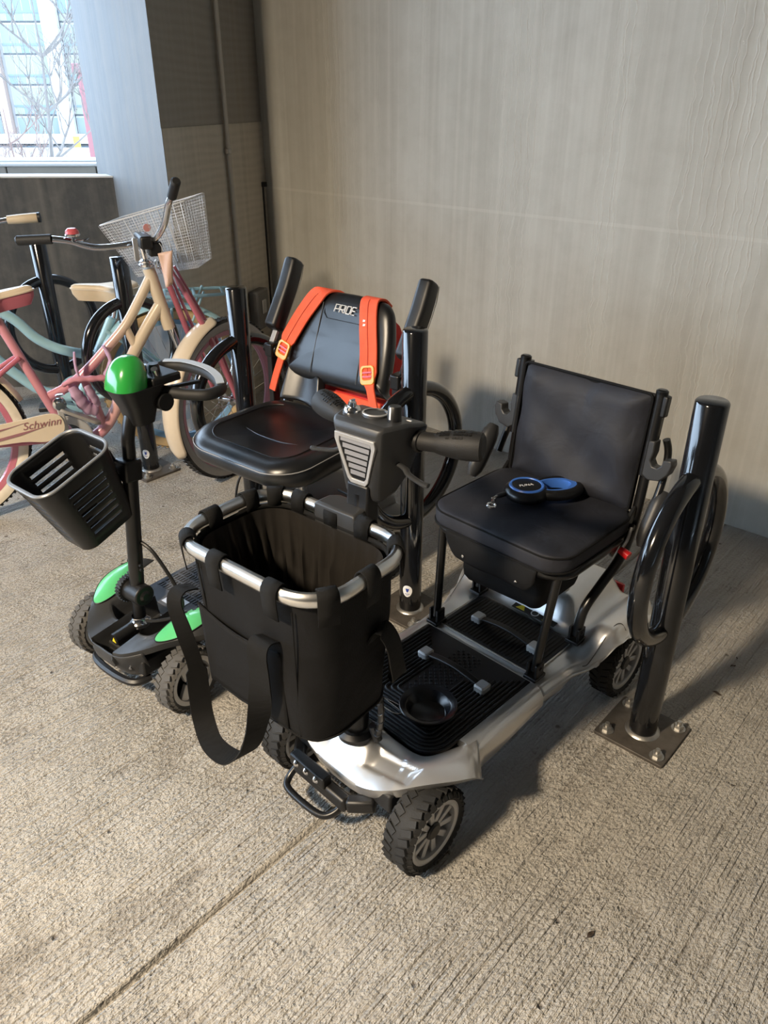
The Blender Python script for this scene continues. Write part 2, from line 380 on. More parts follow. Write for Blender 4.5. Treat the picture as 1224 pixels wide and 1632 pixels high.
# conduit with saddle clamps on the dark wall
cdir = (CORN - A).normalized()
cp = A + cdir * ((CORN - A).length * .56) + dn * .016
co_ = thing('conduit', 'thin grey steel conduit running up the dark wall', 'pipe', (cp.x, cp.y, .42))
MB().tube([(0, 0, 0), (0, 0, 2.6)], .011, 12).build('pipe', mat('painted_conduit', (.36, .345, .31), .45, 0, .1, 20), co_)
for z in (.80,):
    k = MB(); k.box((0, 0, z), (.05, .012, .02), rotz(math.atan2(cdir.y, cdir.x))); k.tube([(0, 0, z - .01), (0, 0, z + .01)], .014, 12); k.build('clamp', MT['steel'], co_, bevel=.002)
ob = thing('outlet_box', 'grey weatherproof outlet box low on the dark wall', 'outlet', tuple(A + cdir * ((CORN - A).length * .74) + dn * .03) , 0)
ob.location.z = .36; ob.rotation_euler = (0, 0, math.atan2(cdir.y, cdir.x))
b = MB(); b.box((0, 0, .10), (.13, .055, .20)); b.build('box', mat('grey_cast_box', (.10, .10, .10), .5), ob, bevel=.01)
b = MB(); b.box((.0, -.03, .115), (.042, .008, .07)); b.build('cover_plate', mat('pale_plate', (.3, .3, .29), .5), ob, bevel=.003)

# ================================================================ ring-and-post bike racks
def make_rack(x, y, label, sticker=None):
    t = thing('bike_rack', label, 'bike rack', (x, y, 0), 42, 'ring bike racks along the wall')
    b = MB(); b.lathe([(.0001, .905), (.031, .905), (.0345, .901), (.0345, .006)], 32); p = b.build('post', MT['gloss'], t, ang=50)
    b = MB(); pts = [(0, .2 * cos(2*PI*k/56), .535 + .2 * sin(2*PI*k/56)) for k in range(56)]
    b.tube(pts, .0215, 16, closed=True, up=(1, 0, 0)); b.build('ring', MT['gloss'], t)
    b = MB(); b.prism(rrect(.185, .175, .006, 2), 0, .009, ch=.001); pl_ = b.build('base_plate', mat('rusty_base_plate', (.085, .075, .065), .55, .3, .5, 40, .4, 90), t)
    b = MB(); b.lathe([(.034, .0095), (.044, .0095), (.041, .0135), (.034, .016)], 28); b.build('weld', MT['steel'], t)
    for sx in (-1, 1):
        for sy in (-1, 1):
            b = MB(); b.lathe([(.0001, .034), (.0055, .034), (.0062, .031), (.0062, .02)], 10, trs(sx*.068, sy*.064, 0))
            b.lathe([(.0062, .024), (.0115, .024), (.0125, .022), (.0125, .012)], 6, trs(sx*.068, sy*.064, 0)); b.lathe([(.006, .012), (.018, .012), (.018, .009)], 16, trs(sx*.068, sy*.064, 0))
            b.build('anchor_bolt', MT['steel'], t, ang=25)
    if sticker is not None:
        b = MB(); r = .0352; a0 = R(sticker)
        def fn(u, v):
            th = (u - .5) * 2 * PI; rr = v
            w = .0155 * (1 + .12 * cos(th)) * sin(th) * rr; h = .021 * cos(th) * rr
            return (r * cos(a0 + w / r), r * sin(a0 + w / r), .092 + h)
        b.grid(fn, 28, 4); s = b.build('sticker', MT['white'], t)
        b = MB()
        def sh(u, v):
            w = (u - .5) * .011 * (1 - .75 * v * v); h = .012 - v * .0135; rr = .0355
            return (rr * cos(a0 + w / rr), rr * sin(a0 + w / rr), .09 + h)
        b.grid(sh, 8, 6); b.build('shield_mark', mat('navy_print', (.03, .06, .3), .5), s)
        b = MB(); b.grid(lambda u, v: (.0356 * cos(a0 + (u - .5) * .016 / .0356), .0356 * sin(a0 + (u - .5) * .016 / .0356), .0815 + v * .002), 6, 1); b.grid(lambda u, v: (.0356 * cos(a0 + (u - .5) * .009 / .0356), .0356 * sin(a0 + (u - .5) * .009 / .0356), .0775 + v * .0015), 6, 1)
        b.build('print_lines', mat('navy_print_b', (.04, .05, .2), .5), s)
    return t
make_rack(.667, 1.478, 'black ring and post bike rack beside the silver scooter seat, nothing on its far side')
make_rack(.083, 2.017, 'black ring and post bike rack between the two mobility scooters', -66)
make_rack(-.478, 2.520, 'black ring and post bike rack between green scooter seat and pink bicycle')
make_rack(-1.018, 3.055, 'black ring and post bike rack between the pink and the blue bicycle', -55)
make_rack(-1.490, 3.455, 'black ring and post bike rack behind the blue bicycle, near the low concrete wall')
# ================================================================ shared scooter pieces
def wheel(parent, c, r, w, steer=0, spokes=5, rim_m=None, tyre_m=None, face=1, knob=.007):
    """wheel with its axle along x; face=+1: the open spokes look to +x"""
    M = trs(*c) @ rotz(R(steer)); ri = r * .735; hw = w / 2
    b = MB(M); b.lathe([(ri, -hw*.78), (ri + (r-ri)*.45, -hw), (r - .012, -hw*.94), (r - .004, -hw*.62), (r - .0015, 0), (r - .004, hw*.62), (r - .012, hw*.94), (ri + (r-ri)*.45, hw), (ri, hw*.78)], 44, XAX)
    ty = b.build('wheel', tyre_m, parent, ang=40)
    if knob:
        b = MB(M); N = 30
        for k in range(N):
            for sd in (-1, 1):
                a = 2 * PI * (k + (.5 if sd > 0 else 0)) / N
                Q = Matrix.Rotation(a, 4, 'X') @ trs(sd * hw * .50, 0, r - .0035) @ rotz(R(24 * sd)); b.add(*boxv(hw * .62, 2*PI*r/N*.66, knob), Q)
                Q = Matrix.Rotation(a + .07, 4, 'X') @ trs(sd * hw * .90, 0, r - .0125) @ Matrix.Rotation(R(48*sd), 4, 'Y'); b.add(*boxv(hw * .34, 2*PI*r/N*.6, knob * .66), Q)
        b.build('tread', tyre_m, ty, kind='stuff')
    b = MB(M); b.lathe([(ri - .010, -hw*.8), (ri + .002, -hw*.82), (ri + .002, hw*.86), (ri - .004, hw*.9), (ri - .010, hw*.82), (ri - .014, 0), (ri - .010, -hw*.8)], 40, XAX)
    rm = b.build('rim', rim_m, ty, ang=40)
    b = MB(M); b.lathe([(.0001, -hw*.2), (ri - .006, -hw*.2), (ri - .006, -hw*.1), (.0001, -hw*.1)], 32, XAX); b.build('brake_drum', MT['blackm'], ty)
    hr = r * .20
    for k in range(spokes):
        a = 2 * PI * k / spokes + .4; b = MB(M)
        for dy in ((-1, 1) if spokes == 5 else (0,)):
            x = face * hw
            w0, w1 = (r*.06, r*.085) if spokes == 5 else (r*.20, r*.13)
            y0, y1 = dy * r * .07, dy * r * .20
            q = [(x*.62, y0 - w0, hr*.8), (x*.62, y0 + w0, hr*.8), (x*.66, y1 + w1, ri - .006), (x*.66, y1 - w1, ri - .006), (x*.25, y0 - w0, hr*.8), (x*.25, y0 + w0, hr*.8), (x*.25, y1 + w1, ri - .006), (x*.25, y1 - w1, ri - .006)]
            b.add(q, [(0,1,2,3),(7,6,5,4),(0,4,5,1),(1,5,6,2),(2,6,7,3),(3,7,4,0)], Matrix.Rotation(a, 4, 'X'))
        b.build('spoke', rim_m, ty, bevel=.0015)
    b = MB(M); x = face * hw; b.lathe([(.0001, x*.80), (hr*.8, x*.80), (hr, x*.70), (hr*1.05, x*.2), (.0001, x*.2)], 20, XAX); b.build('hub_cap', MT['black'], ty)
    return ty
def cable(name, pts, r, m, parent, n=8):
    return MB().tube(cr(pts, n), r, 8).build(name, m, parent)

# ================================================================ the silver folding scooter
SO = (-.083, 1.228); SH = 45.0; STEER = 7.0
sv = thing('mobility_scooter', 'silver folding mobility scooter with black deck mat and padded fabric seat', 'mobility scooter', (SO[0], SO[1], 0), SH)
wheel(sv, (.203, .035, .1), .1, .074, STEER - 5, 5, MT['alloy'], MT['rubber'], 1)
wheel(sv, (-.203, .035, .1), .1, .074, STEER - 5, 5, MT['alloy'], MT['rubber'], 1)
wheel(sv, (.212, .805, .1), .1, .066, 0, 5, MT['alloy'], MT['rubber'], 1)
wheel(sv, (-.212, .805, .1), .1, .066, 0, 5, MT['alloy'], MT['rubber'], -1)
# front cover with its fenders
EF = [(0, (0, -.036, .150)), (.25, (.08, -.034, .160)), (.5, (.148, -.014, .190)), (.7, (.205, .032, .216)), (.84, (.246, .082, .221)), (.93, (.262, .122, .211)), (1, (.258, .152, .180))]
EB = [(0, (0, .088, .208)), (.25, (.06, .087, .207)), (.5, (.12, .089, .206)), (.7, (.150, .105, .207)), (.86, (.170, .150, .208)), (1, (.190, .215, .206))]
def cover(u, v):
    a = abs(u); sg = 1 if u >= 0 else -1
    e = cr_tab(EF, a); q = cr_tab(EB, a)
    if v < 0: k = -v; return (sg * e[0] * (1 - .03 * k), e[1] + .014 * k, e[2] - .032 * k * (1 - .55 * max(0, a - .55) / .45))
    x = e[0] + (q[0] - e[0]) * v; y = e[1] + (q[1] - e[1]) * v; z = e[2] + (q[2] - e[2]) * (1 - (1 - v) ** 1.8)
    z += .010 * sin(PI * min(1, v * 1.0)) * (1 if a < .5 else 1.3) * (1 - .6 * (a > .95))
    d = math.hypot(x, y - .04); z += .030 * math.exp(-(d / .043) ** 2.6)
    # scooped pocket either side of the column
    px = (x - .112) / .050; py = (y - .028 - .10 * (x - .11)) / .019
    w_ = max(abs(px), abs(py))
    if a < .72 and w_ < 1.25: z -= .011 * max(0, min(1, (1.25 - w_) / .4))
    return (sg * x, y, z)
b = MB(); b.grid(lambda i, j: cover(2 * i - 1, -1 + j * 2 if j < .12 else (j - .12) / .88), 96, 34)
b.build('front_cover', MT['silver'], sv, ang=60, solid=.004)
# side panels of the deck
for s in (-1, 1):
    ys = [.185, .22, .28, .36, .445, .450]
    lo_ = [.150, .132, .128, .140, .152, .154]; wx = [.222, .210, .206, .206, .206, .205]
    rings = []
    for y, l, w_ in zip(ys, lo_, wx):
        rings.append([(s * p, y, z) for p, z in ((.160, .200), (.166, .209), (.182, .210), (w_ - .010, .203), (w_, .188), (w_ + .002, l + .012), (w_ - .006, l), (.165, l + .004))])
    b = MB(); b.loft(rings); b.build('side_panel', MT['silver'], sv, ang=40)
# rear cover over the battery and rear wheels
WR = [(.452, .206), (.56, .214), (.63, .236), (.72, .258), (.88, .256), (.97, .21)]
LR = [(.452, .152), (.53, .152), (.585, .172), (.63, .196), (.69, .205), (.75, .236), (.80, .248), (.86, .236), (.93, .17), (.97, .15)]
def rear(i, j):
    y = .452 + j * .518; u = 2 * i - 1; a = abs(u); sg = 1 if u >= 0 else -1; w_ = lerp_tab(WR, y)
    if a > .9: return (sg * (w_ - .012 * (a - .9) / .1), y, lerp_tab(LR, y) * (a - .9) / .1 + rear_top(w_, y) * (1 - (a - .9) / .1))
    x = w_ * math.sin(a / .9 * PI / 2) ** .9 if a < .9 else w_
    return (sg * x, y, rear_top(x, y))
def sm(a, b, t): k = max(0, min(1, (t - a) / (b - a))); return k * k * (3 - 2 * k)
def rear_top(x, y):
    w_ = lerp_tab(WR, y); z = .206 + .0 * y
    hump = sm(.665, .73, y) * (1 - sm(.90, .985, y)); z += .062 * hump * (1 - sm(.085, .135, abs(x)))
    z += .018 * sm(.655, .70, y) * (1 - sm(.93, .99, y))
    fd = sm(.60, .72, y) * (1 - sm(.88, .985, y)); z += .042 * fd * sm(.15, .20, abs(x)) * (1 - .45 * sm(w_ - .03, w_, abs(x)))
    z -= .016 * sm(w_ - .022, w_, abs(x)); z -= .05 * sm(.92, .99, y)
    return z
b = MB(); b.grid(rear, 72, 56); b.build('rear_cover', MT['silver'], sv, ang=50, solid=.004)
for s in (-1, 1):                                            # seam line of the rear quarter panel
    pts = []
    for y, dx in ((.60, .001), (.62, .0), (.68, -.012), (.72, -.02), (.74, -.012), (.745, .0)):
        w_ = lerp_tab(WR, y)
        x = w_ + dx - .012; pts.append((s * x, y, rear_top(x, y) + .0006))
    b = MB(); b.tube(cr(pts, 5), .0011, 5); b.build('panel_seam', MT['dgrey'], sv)
b = MB(); b.box((0, .46, .165), (.34, .80, .05)); b.box((0, .80, .15), (.36, .10, .06)); b.box((0, .03, .15), (.30, .09, .05)); b.build('chassis', MT['blackm'], sv, bevel=.006)
for s in (-1, 1):
    b = MB(); b.tube([(s*.15, .03, .115), (s*.185, .035, .10)], .013, 10); b.beam((s*.09, .0, .15), (s*.165, .035, .11), .03, .012); b.build('suspension_arm', MT['metalblack'], sv)
    b = MB(); b.box((s * .10, .955, .215), (.05, .012, .03)); b.build('rear_reflector', MT['redp'], sv, bevel=.003)
# deck mats with raised ribs
def outline_front(d):
    w_, y0, y1, r = .163 - d, .096 + d, .452 - d, max(.012, .062 - d)
    pts = [(w_, y1)]
    for k in range(7): a = R(90 * k / 6); pts.append((w_ - r + r * cos(a), y0 + r - r * sin(a)))
    for k in range(7): a = R(90 * k / 6); pts.append((-w_ + r - r * sin(a), y0 + r - r * cos(a)))
    pts.append((-w_, y1)); return pts
b = MB(); b.prism(outline_front(0), .200, .2085, ch=.002); b.build('deck_mat', MT['mat'], sv)
b = MB()
for k in range(11): 
    o = outline_front(.008 + k * .0105); b.tube([(x, y, .2088) for x, y in o], .0036, 6, cap=True, up=(0, 0, 1))
b.build('mat_ribs', MT['mat'], sv, kind='stuff')
b = MB()
for i in range(-4, 5):
    for j in range(0, 24):
        if (i + j) % 2 == 0: b.box((i * .0085, .225 + j * .0088, .2090), (.0085, .0085, .003), rotz(R(45)), top=.7)
b.build('mat_diamonds', MT['mat'], sv, kind='stuff')
b = MB(); b.prism([(x, y + .566) for x, y in rrect(.30, .178, .016)], .200, .2100, ch=.002); b.build('battery_mat', MT['mat'], sv)
b = MB(); b.tube([(x, y + .566, .2098) for x, y in rrect(.306, .184, .018)], .0022, 6, closed=True, up=(0, 0, 1)); b.build('battery_mat_edging', MT['alu'], sv)
b = MB()
for i in range(-13, 14): b.tube([(i * .0105, .486, .210), (i * .0105, .646, .210)], .0026, 5, up=(0, 0, 1))
b.build('battery_mat_ribs', MT['mat'], sv, kind='stuff')
for y in (.346, .556):
    x0, x1 = -.080, .100
    b = MB(); pts = cr([(x0 + .01, y, .219), (x0 + .045, y, .226), (.01, y, .230), (x1 - .045, y, .226), (x1 - .01, y, .219)], 6); b.ribbon(pts, (0, 1, 0), .017, .007); h = b.build('lift_handle', MT['black'], sv, bevel=.002)
    for x in (x0, x1):
        b = MB(); b.prism(rrect(.030, .034, .006, 3), -.009, .008, trs(x, y, .219), ch=.004); b.build('handle_cap', MT['alloy'], h)
# warning stickers behind the mat
b = MB(); b.box((0, 0, 0), (.135, .028, .001), None); o = b.build('warning_label', MT['black'], sv); o.location = (.02, .672, .2215); o.rotation_euler = (R(7), 0, 0)
for i, x in enumerate((-.042, 0, .042)):
    b = MB()
    if i == 1: b.lathe([(.0001, .0012), (.0115, .0012), (.0115, .0008)], 20, trs(x, 0, 0)); b.build('round_symbol', MT['white'], o)
    else: b.prism([(x - .014, -.010), (x + .014, -.010), (x, .013)], .0006, .0013); b.build('triangle_symbol', MT['sticker_y'], o)
b = MB(); b.lathe([(.0001, .0016), (.0085, .0016), (.0085, .001)], 20); b.box((0, 0, .0018), (.008, .007, .0004)); b.build('round_symbol_ring', MT['dgrey'], o)
b = MB(); b.prism(rrect(.075, .035, .008), 0, .003); o = b.build('maker_badge', MT['alu'], sv); o.location = (.03, .742, .2875)
b = MB(); b.box((-.012, .004, .0034), (.022, .012, .0006)); b.box((.018, .004, .0034), (.018, .005, .0006)); b.box((.018, -.006, .0034), (.024, .004, .0006)); b.build('badge_print', MT['black'], o)
# front bumper, lamp block and tow loop
b = MB(); b.beam((-.165, .012, .118), (-.105, -.052, .112), .03, .034); b.beam((-.11, -.052, .112), (.06, -.052, .112), .028, .036); b.beam((.055, -.052, .112), (.105, -.012, .118), .028, .034); b.build('bumper', MT['black'], sv, bevel=.007)
b = MB(); b.box((-.055, -.058, .138), (.115, .026, .030)); lb = b.build('lamp_block', MT['black'], sv, bevel=.004)
for x in (-.088, -.055, -.022):
    b = MB(); b.lathe([(.0001, .006), (.005, .005), (.0085, .001), (.0085, -.002)], 16, trs(x, -.0715, .139) @ Matrix.Rotation(R(90), 4, 'X')); b.build('lamp', MT['chrome'], lb)
b = MB(); b.tube(cr([(-.115, -.045, .098), (-.118, -.072, .075), (-.10, -.090, .066), (-.03, -.092, .066), (.015, -.084, .068), (.035, -.062, .082), (.035, -.045, .098)], 6), .0085, 12); b.build('tow_loop', MT['metalblack'], sv)
# tiller
TP = trs(0, .03, 0) @ rotz(R(STEER)) @ trs(0, -.03, 0)
b = MB(TP); b.tube([(0, .030, .19), (0, .040, .34)], .026, 20); b.build('tiller_base', MT['metalblack'], sv)
b = MB(TP); b.lathe([(.040, 0), (.042, .012), (.034, .022), (.027, .024)], 28, trs(0, .031, .222)); b.build('tiller_boot', MT['black'], sv)
b = MB(TP); b.tube([(0, .036, .28), (0, .066, .80)], .0185, 20); b.build('tiller_column', MT['metalblack'], sv)
b = MB(TP); b.beam((0, .060, .70), (0, .068, .82), .050, .036, up=(0, -1, 0)); b.build('tiller_sleeve', MT['black'], sv, bevel=.004)
# control head: front width, back width
def headring(y, w0, w1, z0, z1, k=.0):
    return [(-w0/2, y + k, z0), (w0/2, y + k, z0), (w1/2, y, z1), (-w1/2, y, z1)]
b = MB(TP)
b.loft([headring(.046, .066, .104, .796, .932, .012), headring(.056, .078, .118, .784, .942, .012), headring(.105, .084, .152, .790, .940, .008), headring(.155, .078, .158, .812, .928), headring(.182, .062, .132, .845, .912)])
hd = b.build('control_head', MT['dgrey'], sv, bevel=.008, ang=30)
# front louvre frame
def fp(x, z, d=0): k = (z - .80) / .13; return (x * 1.28 * (.80 + .20 * k), .0575 - .012 * k - d, z)
b = MB(TP); q = [(-.036, .918), (.036, .918), (.038, .905), (.022, .828), (.016, .820), (-.016, .820), (-.022, .828), (-.038, .905)]
inn = [(x * .80, .869 + (z - .869) * .82) for x, z in q]
b.loft([[fp(x, z, -.004) for x, z in q], [fp(x, z, .004) for x, z in q], [fp(x, z, .003) for x, z in inn], [fp(x, z, -.004) for x, z in inn]], False); b.build('louvre_frame', MT['alloy'], hd, bevel=.001)
b = MB(TP); b.loft([[fp(x, z, -.001) for x, z in inn], [fp(x, z, .0004) for x, z in inn]]); b.build('louvre_back', MT['black'], hd)
for k in range(6):
    z = .838 + k * .0128; hw = .0135 + .0165 * (z - .828) / .085
    b = MB(TP); b.add([fp(-hw, z, .002), fp(hw, z, .002), fp(hw, z + .0085, .0005), fp(-hw, z + .0085, .0005), fp(-hw, z, -.002), fp(hw, z, -.002), fp(hw, z + .0085, -.002), fp(-hw, z + .0085, -.002)], [(0,1,2,3),(7,6,5,4),(0,4,5,1),(1,5,6,2),(2,6,7,3),(3,7,4,0)])
    b.build('louvre', MT['greyp'], hd)
# dial, key switch, knob on top
TH = TP @ trs(0, .105, .9405) @ Matrix.Rotation(R(-5), 4, 'X')
b = MB(TH); b.lathe([(.0001, .003), (.020, .003), (.021, .0045), (.024, .0045), (.025, -.002)], 28); b.build('battery_gauge', MT['dgrey'], hd)
b = MB(TH); b.lathe([(.021, .005), (.024, .005), (.0245, .003)], 28); b.build('gauge_ring', MT['alloy'], hd)
b = MB(TH); b.lathe([(.0001, .016), (.0075, .016), (.0085, .008), (.014, .008), (.0155, .004), (.017, 0), (.017, -.004)], 20, trs(-.045, -.012, 0)); b.box((-.045, -.012, .018), (.004, .012, .006)); b.build('key_switch', MT['chrome'], hd)
b = MB(TH)
b.lathe([(.0001, .026), (.0105, .026), (.0125, .023), (.013, .0), (.013, -.006)], 18, trs(.043, .0, 0)); kn = b.build('speed_knob', MT['black'], hd)
b = MB(TH); b.box((.043, -.0128, .014), (.0035, .002, .022)); b.build('knob_mark', MT['white'], kn)
b = MB(TH); b.box((.062, .018, -.0005), (.012, .004, .001)); b.build('symbol_print', MT['white'], hd)
for s in (-1, 1):
    p0 = Vector((s * .066, .135, .898)); p1 = Vector((s * .108, .142, .901)); p2 = Vector((s * .192, .170, .905))
    pts = cr([p0, p1, (p1 + p2) / 2, p2], 7); n = len(pts); rs = []
    for i in range(n):
        t = i / (n - 1); rs.append(.0175 if t < .34 else .0185 + .0085 * sin(PI * (t - .34) / .66 * .72))
    rs[-1] *= .8
    b = MB(TP); b.tube(pts, rs, 18); g = b.build('handlebar_grip', MT['blackm'], sv)
    b = MB(TP); b.lathe([(.0185, -.004), (.021, -.003), (.021, .003), (.0185, .004)], 20, frame(p0 + Vector((s*.012, .002, 0)), (0, 1, 0), (0, 0, 1)) @ Matrix.Identity(4)); b.build('grip_collar', MT['black'], g)
    b = MB(TP)
    for i in range(10):
        for j in range(-2, 3):
            t = .42 + i * .05; k = min(n - 1, int(t * (n - 1))); p = pts[k]; rr = rs[k]
            if abs(j) > 2.3 * sin(PI * (i + .7) / 11): continue
            a = R(j * 17 + 8); d = (pts[min(k + 1, n - 1)] - pts[max(k - 1, 0)]).normalized(); up = Vector((0, -sin(a), cos(a))); up = (up - d * up.dot(d)).normalized()
            b.add(*boxv(.0055, .0042, .002), frame(p + up * rr, d, d.cross(up) * -1))
    b.build('grip_pattern', MT['black'], g, kind='stuff')
    b = MB(TP); b.tube(cr([(s * .045, .10, .862), (s * .075, .095, .858), (s * .09, .088, .852), (s * .125, .080, .848), (s * .138, .080, .848)], 5), [.006]*5 + [.0065]*11 + [.007]*4 + [.006], 10, flat=.62); b.build('throttle_lever', MT['dgrey'], sv)
# wrapped cable from the tiller to the base
pts = cr([(.026, .02, .50), (.060, .015, .46), (.085, .020, .38), (.075, .032, .30), (.050, .045, .235)], 8)
b = MB(); b.tube(pts, .0068, 10); cb_ = b.build('wrapped_cable', MT['black'], sv)
b = MB(); hp = []
dense = cr(pts, 4)
for i, p in enumerate(dense):
    t = (dense[min(i+1, len(dense)-1)] - dense[max(i-1, 0)]).normalized(); n_ = Vector((0, 1, 0)); n_ = (n_ - t * n_.dot(t)).normalized(); bb = t.cross(n_); a = i * .5
    hp.append(p + (n_ * cos(a) + bb * sin(a)) * .0062)
b.tube(hp, .0022, 5); b.build('spiral_wrap', MT['dgrey'], cb_)
b = MB(); b.tube([(.040, .044, .262), (.050, .048, .225)], .011, 10); b.build('cable_plug', MT['dgrey'], cb_)
# ------------------------------------------------ seat of the silver scooter
for s in (-1, 1):
    for y, zf in ((.475, .212), (.655, .222)):
        b = MB(); b.box((s * .158, y, zf), (.036, .044, .010)); b.box((s * .158 - .012, y, zf + .022), (.007, .030, .036)); b.box((s * .158 + .012, y, zf + .022), (.007, .030, .036)); b.tube([(s*.158 - .019, y, zf + .026), (s*.158 + .019, y, zf + .026)], .006, 10)
        b.build('leg_bracket', MT['black'], sv, bevel=.003)
    b = MB(); b.tube([(s * .158, .475, .228), (s * .172, .505, .495)], .0125, 14, flat=.8); b.build('front_leg', MT['metalblack'], sv)
    b = MB(); b.tube(cr([(s * .158, .655, .236), (s * .162, .668, .31), (s * .172, .715, .365), (s * .184, .775, .43), (s * .190, .800, .52), (s * .190, .822, .68), (s * .188, .846, .84)], 6), .0125, 14); b.build('rear_leg', MT['metalblack'], sv)
b = MB(); b.tube([(x, y + .635, .492) for x, y in rrect(.376, .300, .06, 7)], .0125, 12, closed=True, up=(0, 0, 1)); b.build('seat_frame', MT['metalblack'], sv)
b = MB(); b.tube([(-.185, .79, .46), (.185, .79, .46)], .009, 10); b.beam((-.18, .72, .475), (.18, .72, .475), .02, .015); b.build('cross_bar', MT['metalblack'], sv)
def cushion(w, d, h, r, crown=.008, n=8):
    """rings of a boxed cushion: local x,y, z from 0 to h"""
    R_ = []
    for k, (ins, z) in enumerate(((.02, .0), (.004, .002), (.0, .010), (.0, h - .012), (.003, h - .004), (.010, h), (.03, h + crown * .25), (.07, h + crown * .6), (.12, h + crown * .9))):
        R_.append([(x, y, z) for x, y in rrect(w - 2*ins, d - 2*ins, max(.012, r - ins), n)])
    return R_
rg = cushion(.40, .345, .052, .065, .006)
for ring in rg[5:]:
    for i, (x, y, z) in enumerate(ring): ring[i] = (x, y, z + .0022 * sin(x * 31 + y * 17) + .0018 * sin(y * 43 - x * 11) - .005 * math.exp(-((x + .03) ** 2 + (y - .02) ** 2) / .008))
b = MB(trs(0, .635, .502)); b.loft(rg); cu_ = b.build('seat_cushion', MT['pad'], sv, ang=80, sub=1)
for z, ins in ((.548, .001), (.510, .0)):
    b = MB(trs(0, .635, z)); b.tube([(x, y, 0) for x, y in rrect(.40 - 2*ins, .345 - 2*ins, .065, 8)], .0026, 6, closed=True, up=(0, 0, 1)); b.build('piping', MT['nylon'], cu_)
# flap folded over the front rail, with press studs
def flap(u, v):
    x = -.135 + u * .27
    edge = min(u, 1 - u); hgt = .072 * (1 - max(0, (.14 - edge) / .14) ** 2.2 * .55)
    y = .4715 - .004 * sin(v * PI) + .003 * sin(x * 40) * v; z = .505 - v * hgt
    if v < .12: y += (.12 - v) * .1
    return (x, y, z)
b = MB(); b.grid(flap, 30, 10); fl = b.build('front_flap', MT['nylon'], sv, ang=80, solid=.004)
for x in (-.075, .085):
    b = MB(); b.lathe([(.0001, .003), (.004, .002), (.0048, 0)], 12, trs(x, .4665, .452) @ Matrix.Rotation(R(90), 4, 'X')); b.build('press_stud', MT['chrome'], fl)
# soft pouch under the seat
rings = []
for k, (z, f, dy) in enumerate(((.49, 1.0, 0), (.455, 1.0, 0), (.42, .98, .003), (.385, .94, .006), (.352, .86, .008), (.338, .6, .01))):
    ring = []
    for i, (x, y) in enumerate(rrect(.27 * f, .20 * f, .03 * f, 6)):
        wob = .006 * sin(x * 60 + k * 1.3) + .004 * sin(y * 70 + k)
        ring.append((x + wob * .6, y + .605 + dy + wob, z + .012 * sin(x * 24 + 1) * (k > 2)))
    rings.append(ring)
b = MB(); b.loft(rings); b.build('storage_pouch', MT['nylon'], sv, ang=70, sub=1)
# backrest cushion
BM = frame((0, .800, .549), (1, 0, 0), (0, .115, 1))            # x across, y up the back, z towards the sitter
rings = []
NZ = 24
def bk(i, j):
    x = (i - .5) * .352; y = j * .294
    e = min(i, 1 - i, j, 1 - j); puff = min(1, e / .12) ** .5
    crease = .0045 * sin(x * 26 + 1.2 + 2 * y * 9) * puff + .0045 * sin(y * 38 + x * 21) * puff + .003 * sin(x * 70 - y * 30) * puff * (1 - puff * .6) - .004 * math.exp(-((x - .02) / .012) ** 2) * sm(.5, .9, j)
    return (x + .003 * sin(j * 14), y + .004 * sin(i * 9), .014 + .026 * puff + crease)
b = MB(BM); b.grid(bk, 30, 26); b.grid(lambda i, j: ((i - .5) * .352, j * .294, -.004), 2, 2)
bc = b.build('backrest_cushion', MT['pad'], sv, ang=75)
b = MB(BM); b.box((0, .147, .005), (.352, .294, .020)); b.build('backrest_board', MT['nylon'], sv, bevel=.006)
b = MB(BM); b.tube([((x), y + .147, .020) for x, y in rrect(.356, .298, .012, 3)], .0035, 6, closed=True, up=(0, 0, 1)); b.build('backrest_piping', MT['nylon'], bc)
for s in (-1, 1):
    b = MB(BM); b.tube([(s * .190, .10, .004), (s * .190, .304, .004)], .0145, 14); b.tube(cr([(s * .190, .298, .004), (s * .190, .309, .004)], 3), [.0145] * 3 + [.010], 14); b.build('back_tube', MT['metalblack'], sv)
    b = MB(BM); b.box((s * .205, .272, .004), (.014, .05, .022)); b.build('release_button', MT['black'], sv, bevel=.004)
    # hook clamp that holds the arm
    cl = [(-.012, .048), (.010, .050), (.012, .022), (.008, .002), (.016, -.010), (.028, -.011), (.037, -.002), (.038, .012), (.058, .016), (.062, .004), (.056, -.020), (.040, -.040), (.012, -.046), (-.010, -.034)]
    b = MB(BM @ trs(s * .196, .155 if s < 0 else .140, .0)); b.prism([(s * x_, y_) for x_, y_ in cl], -.014, .018); b.build('arm_clamp', MT['dgrey'], sv, bevel=.003)
    b = MB(); b.tube(cr([(s * .214, .845, .735), (s * .222, .850, .70), (s * .230, .830, .64), (s * .232, .80, .58)], 5), .009, 12); ar = b.build('arm_bar', MT['metalblack'], sv)
    p0, p1 = Vector((s * .236, .775, .665)), Vector((s * .236, .690, .540))
    if s > 0: p0, p1 = Vector((.238, .835, .610)), Vector((.238, .760, .485))
    pts = [p0 + (p1 - p0) * (k / 8) for k in range(9)]
    b = MB(); b.tube(pts, [.016, .026, .029, .029, .029, .029, .028, .025, .014], 16, flat=.75, up=(1, 0, 0)); b.build('arm_pad', MT['dgrey'], ar)
    b = MB(); b.beam((s * .19, .700, .470), (s * .19, .800, .560), .010, .028); b.tube([(s * .180, .775, .52), (s * .205, .775, .52)], .008, 10); b.build('fold_bracket', MT['metalblack'], sv, bevel=.002)
b = MB(); b.tube([(.196, .740, .470), (.222, .738, .462)], [.010, .0115], 14); b.build('release_knob', MT['redp'], sv)
b = MB(); b.tube(cr([(.20, .742, .475), (.205, .752, .50), (.203, .765, .525)], 4), .004, 8); b.build('release_cable', MT['alloy'], sv)
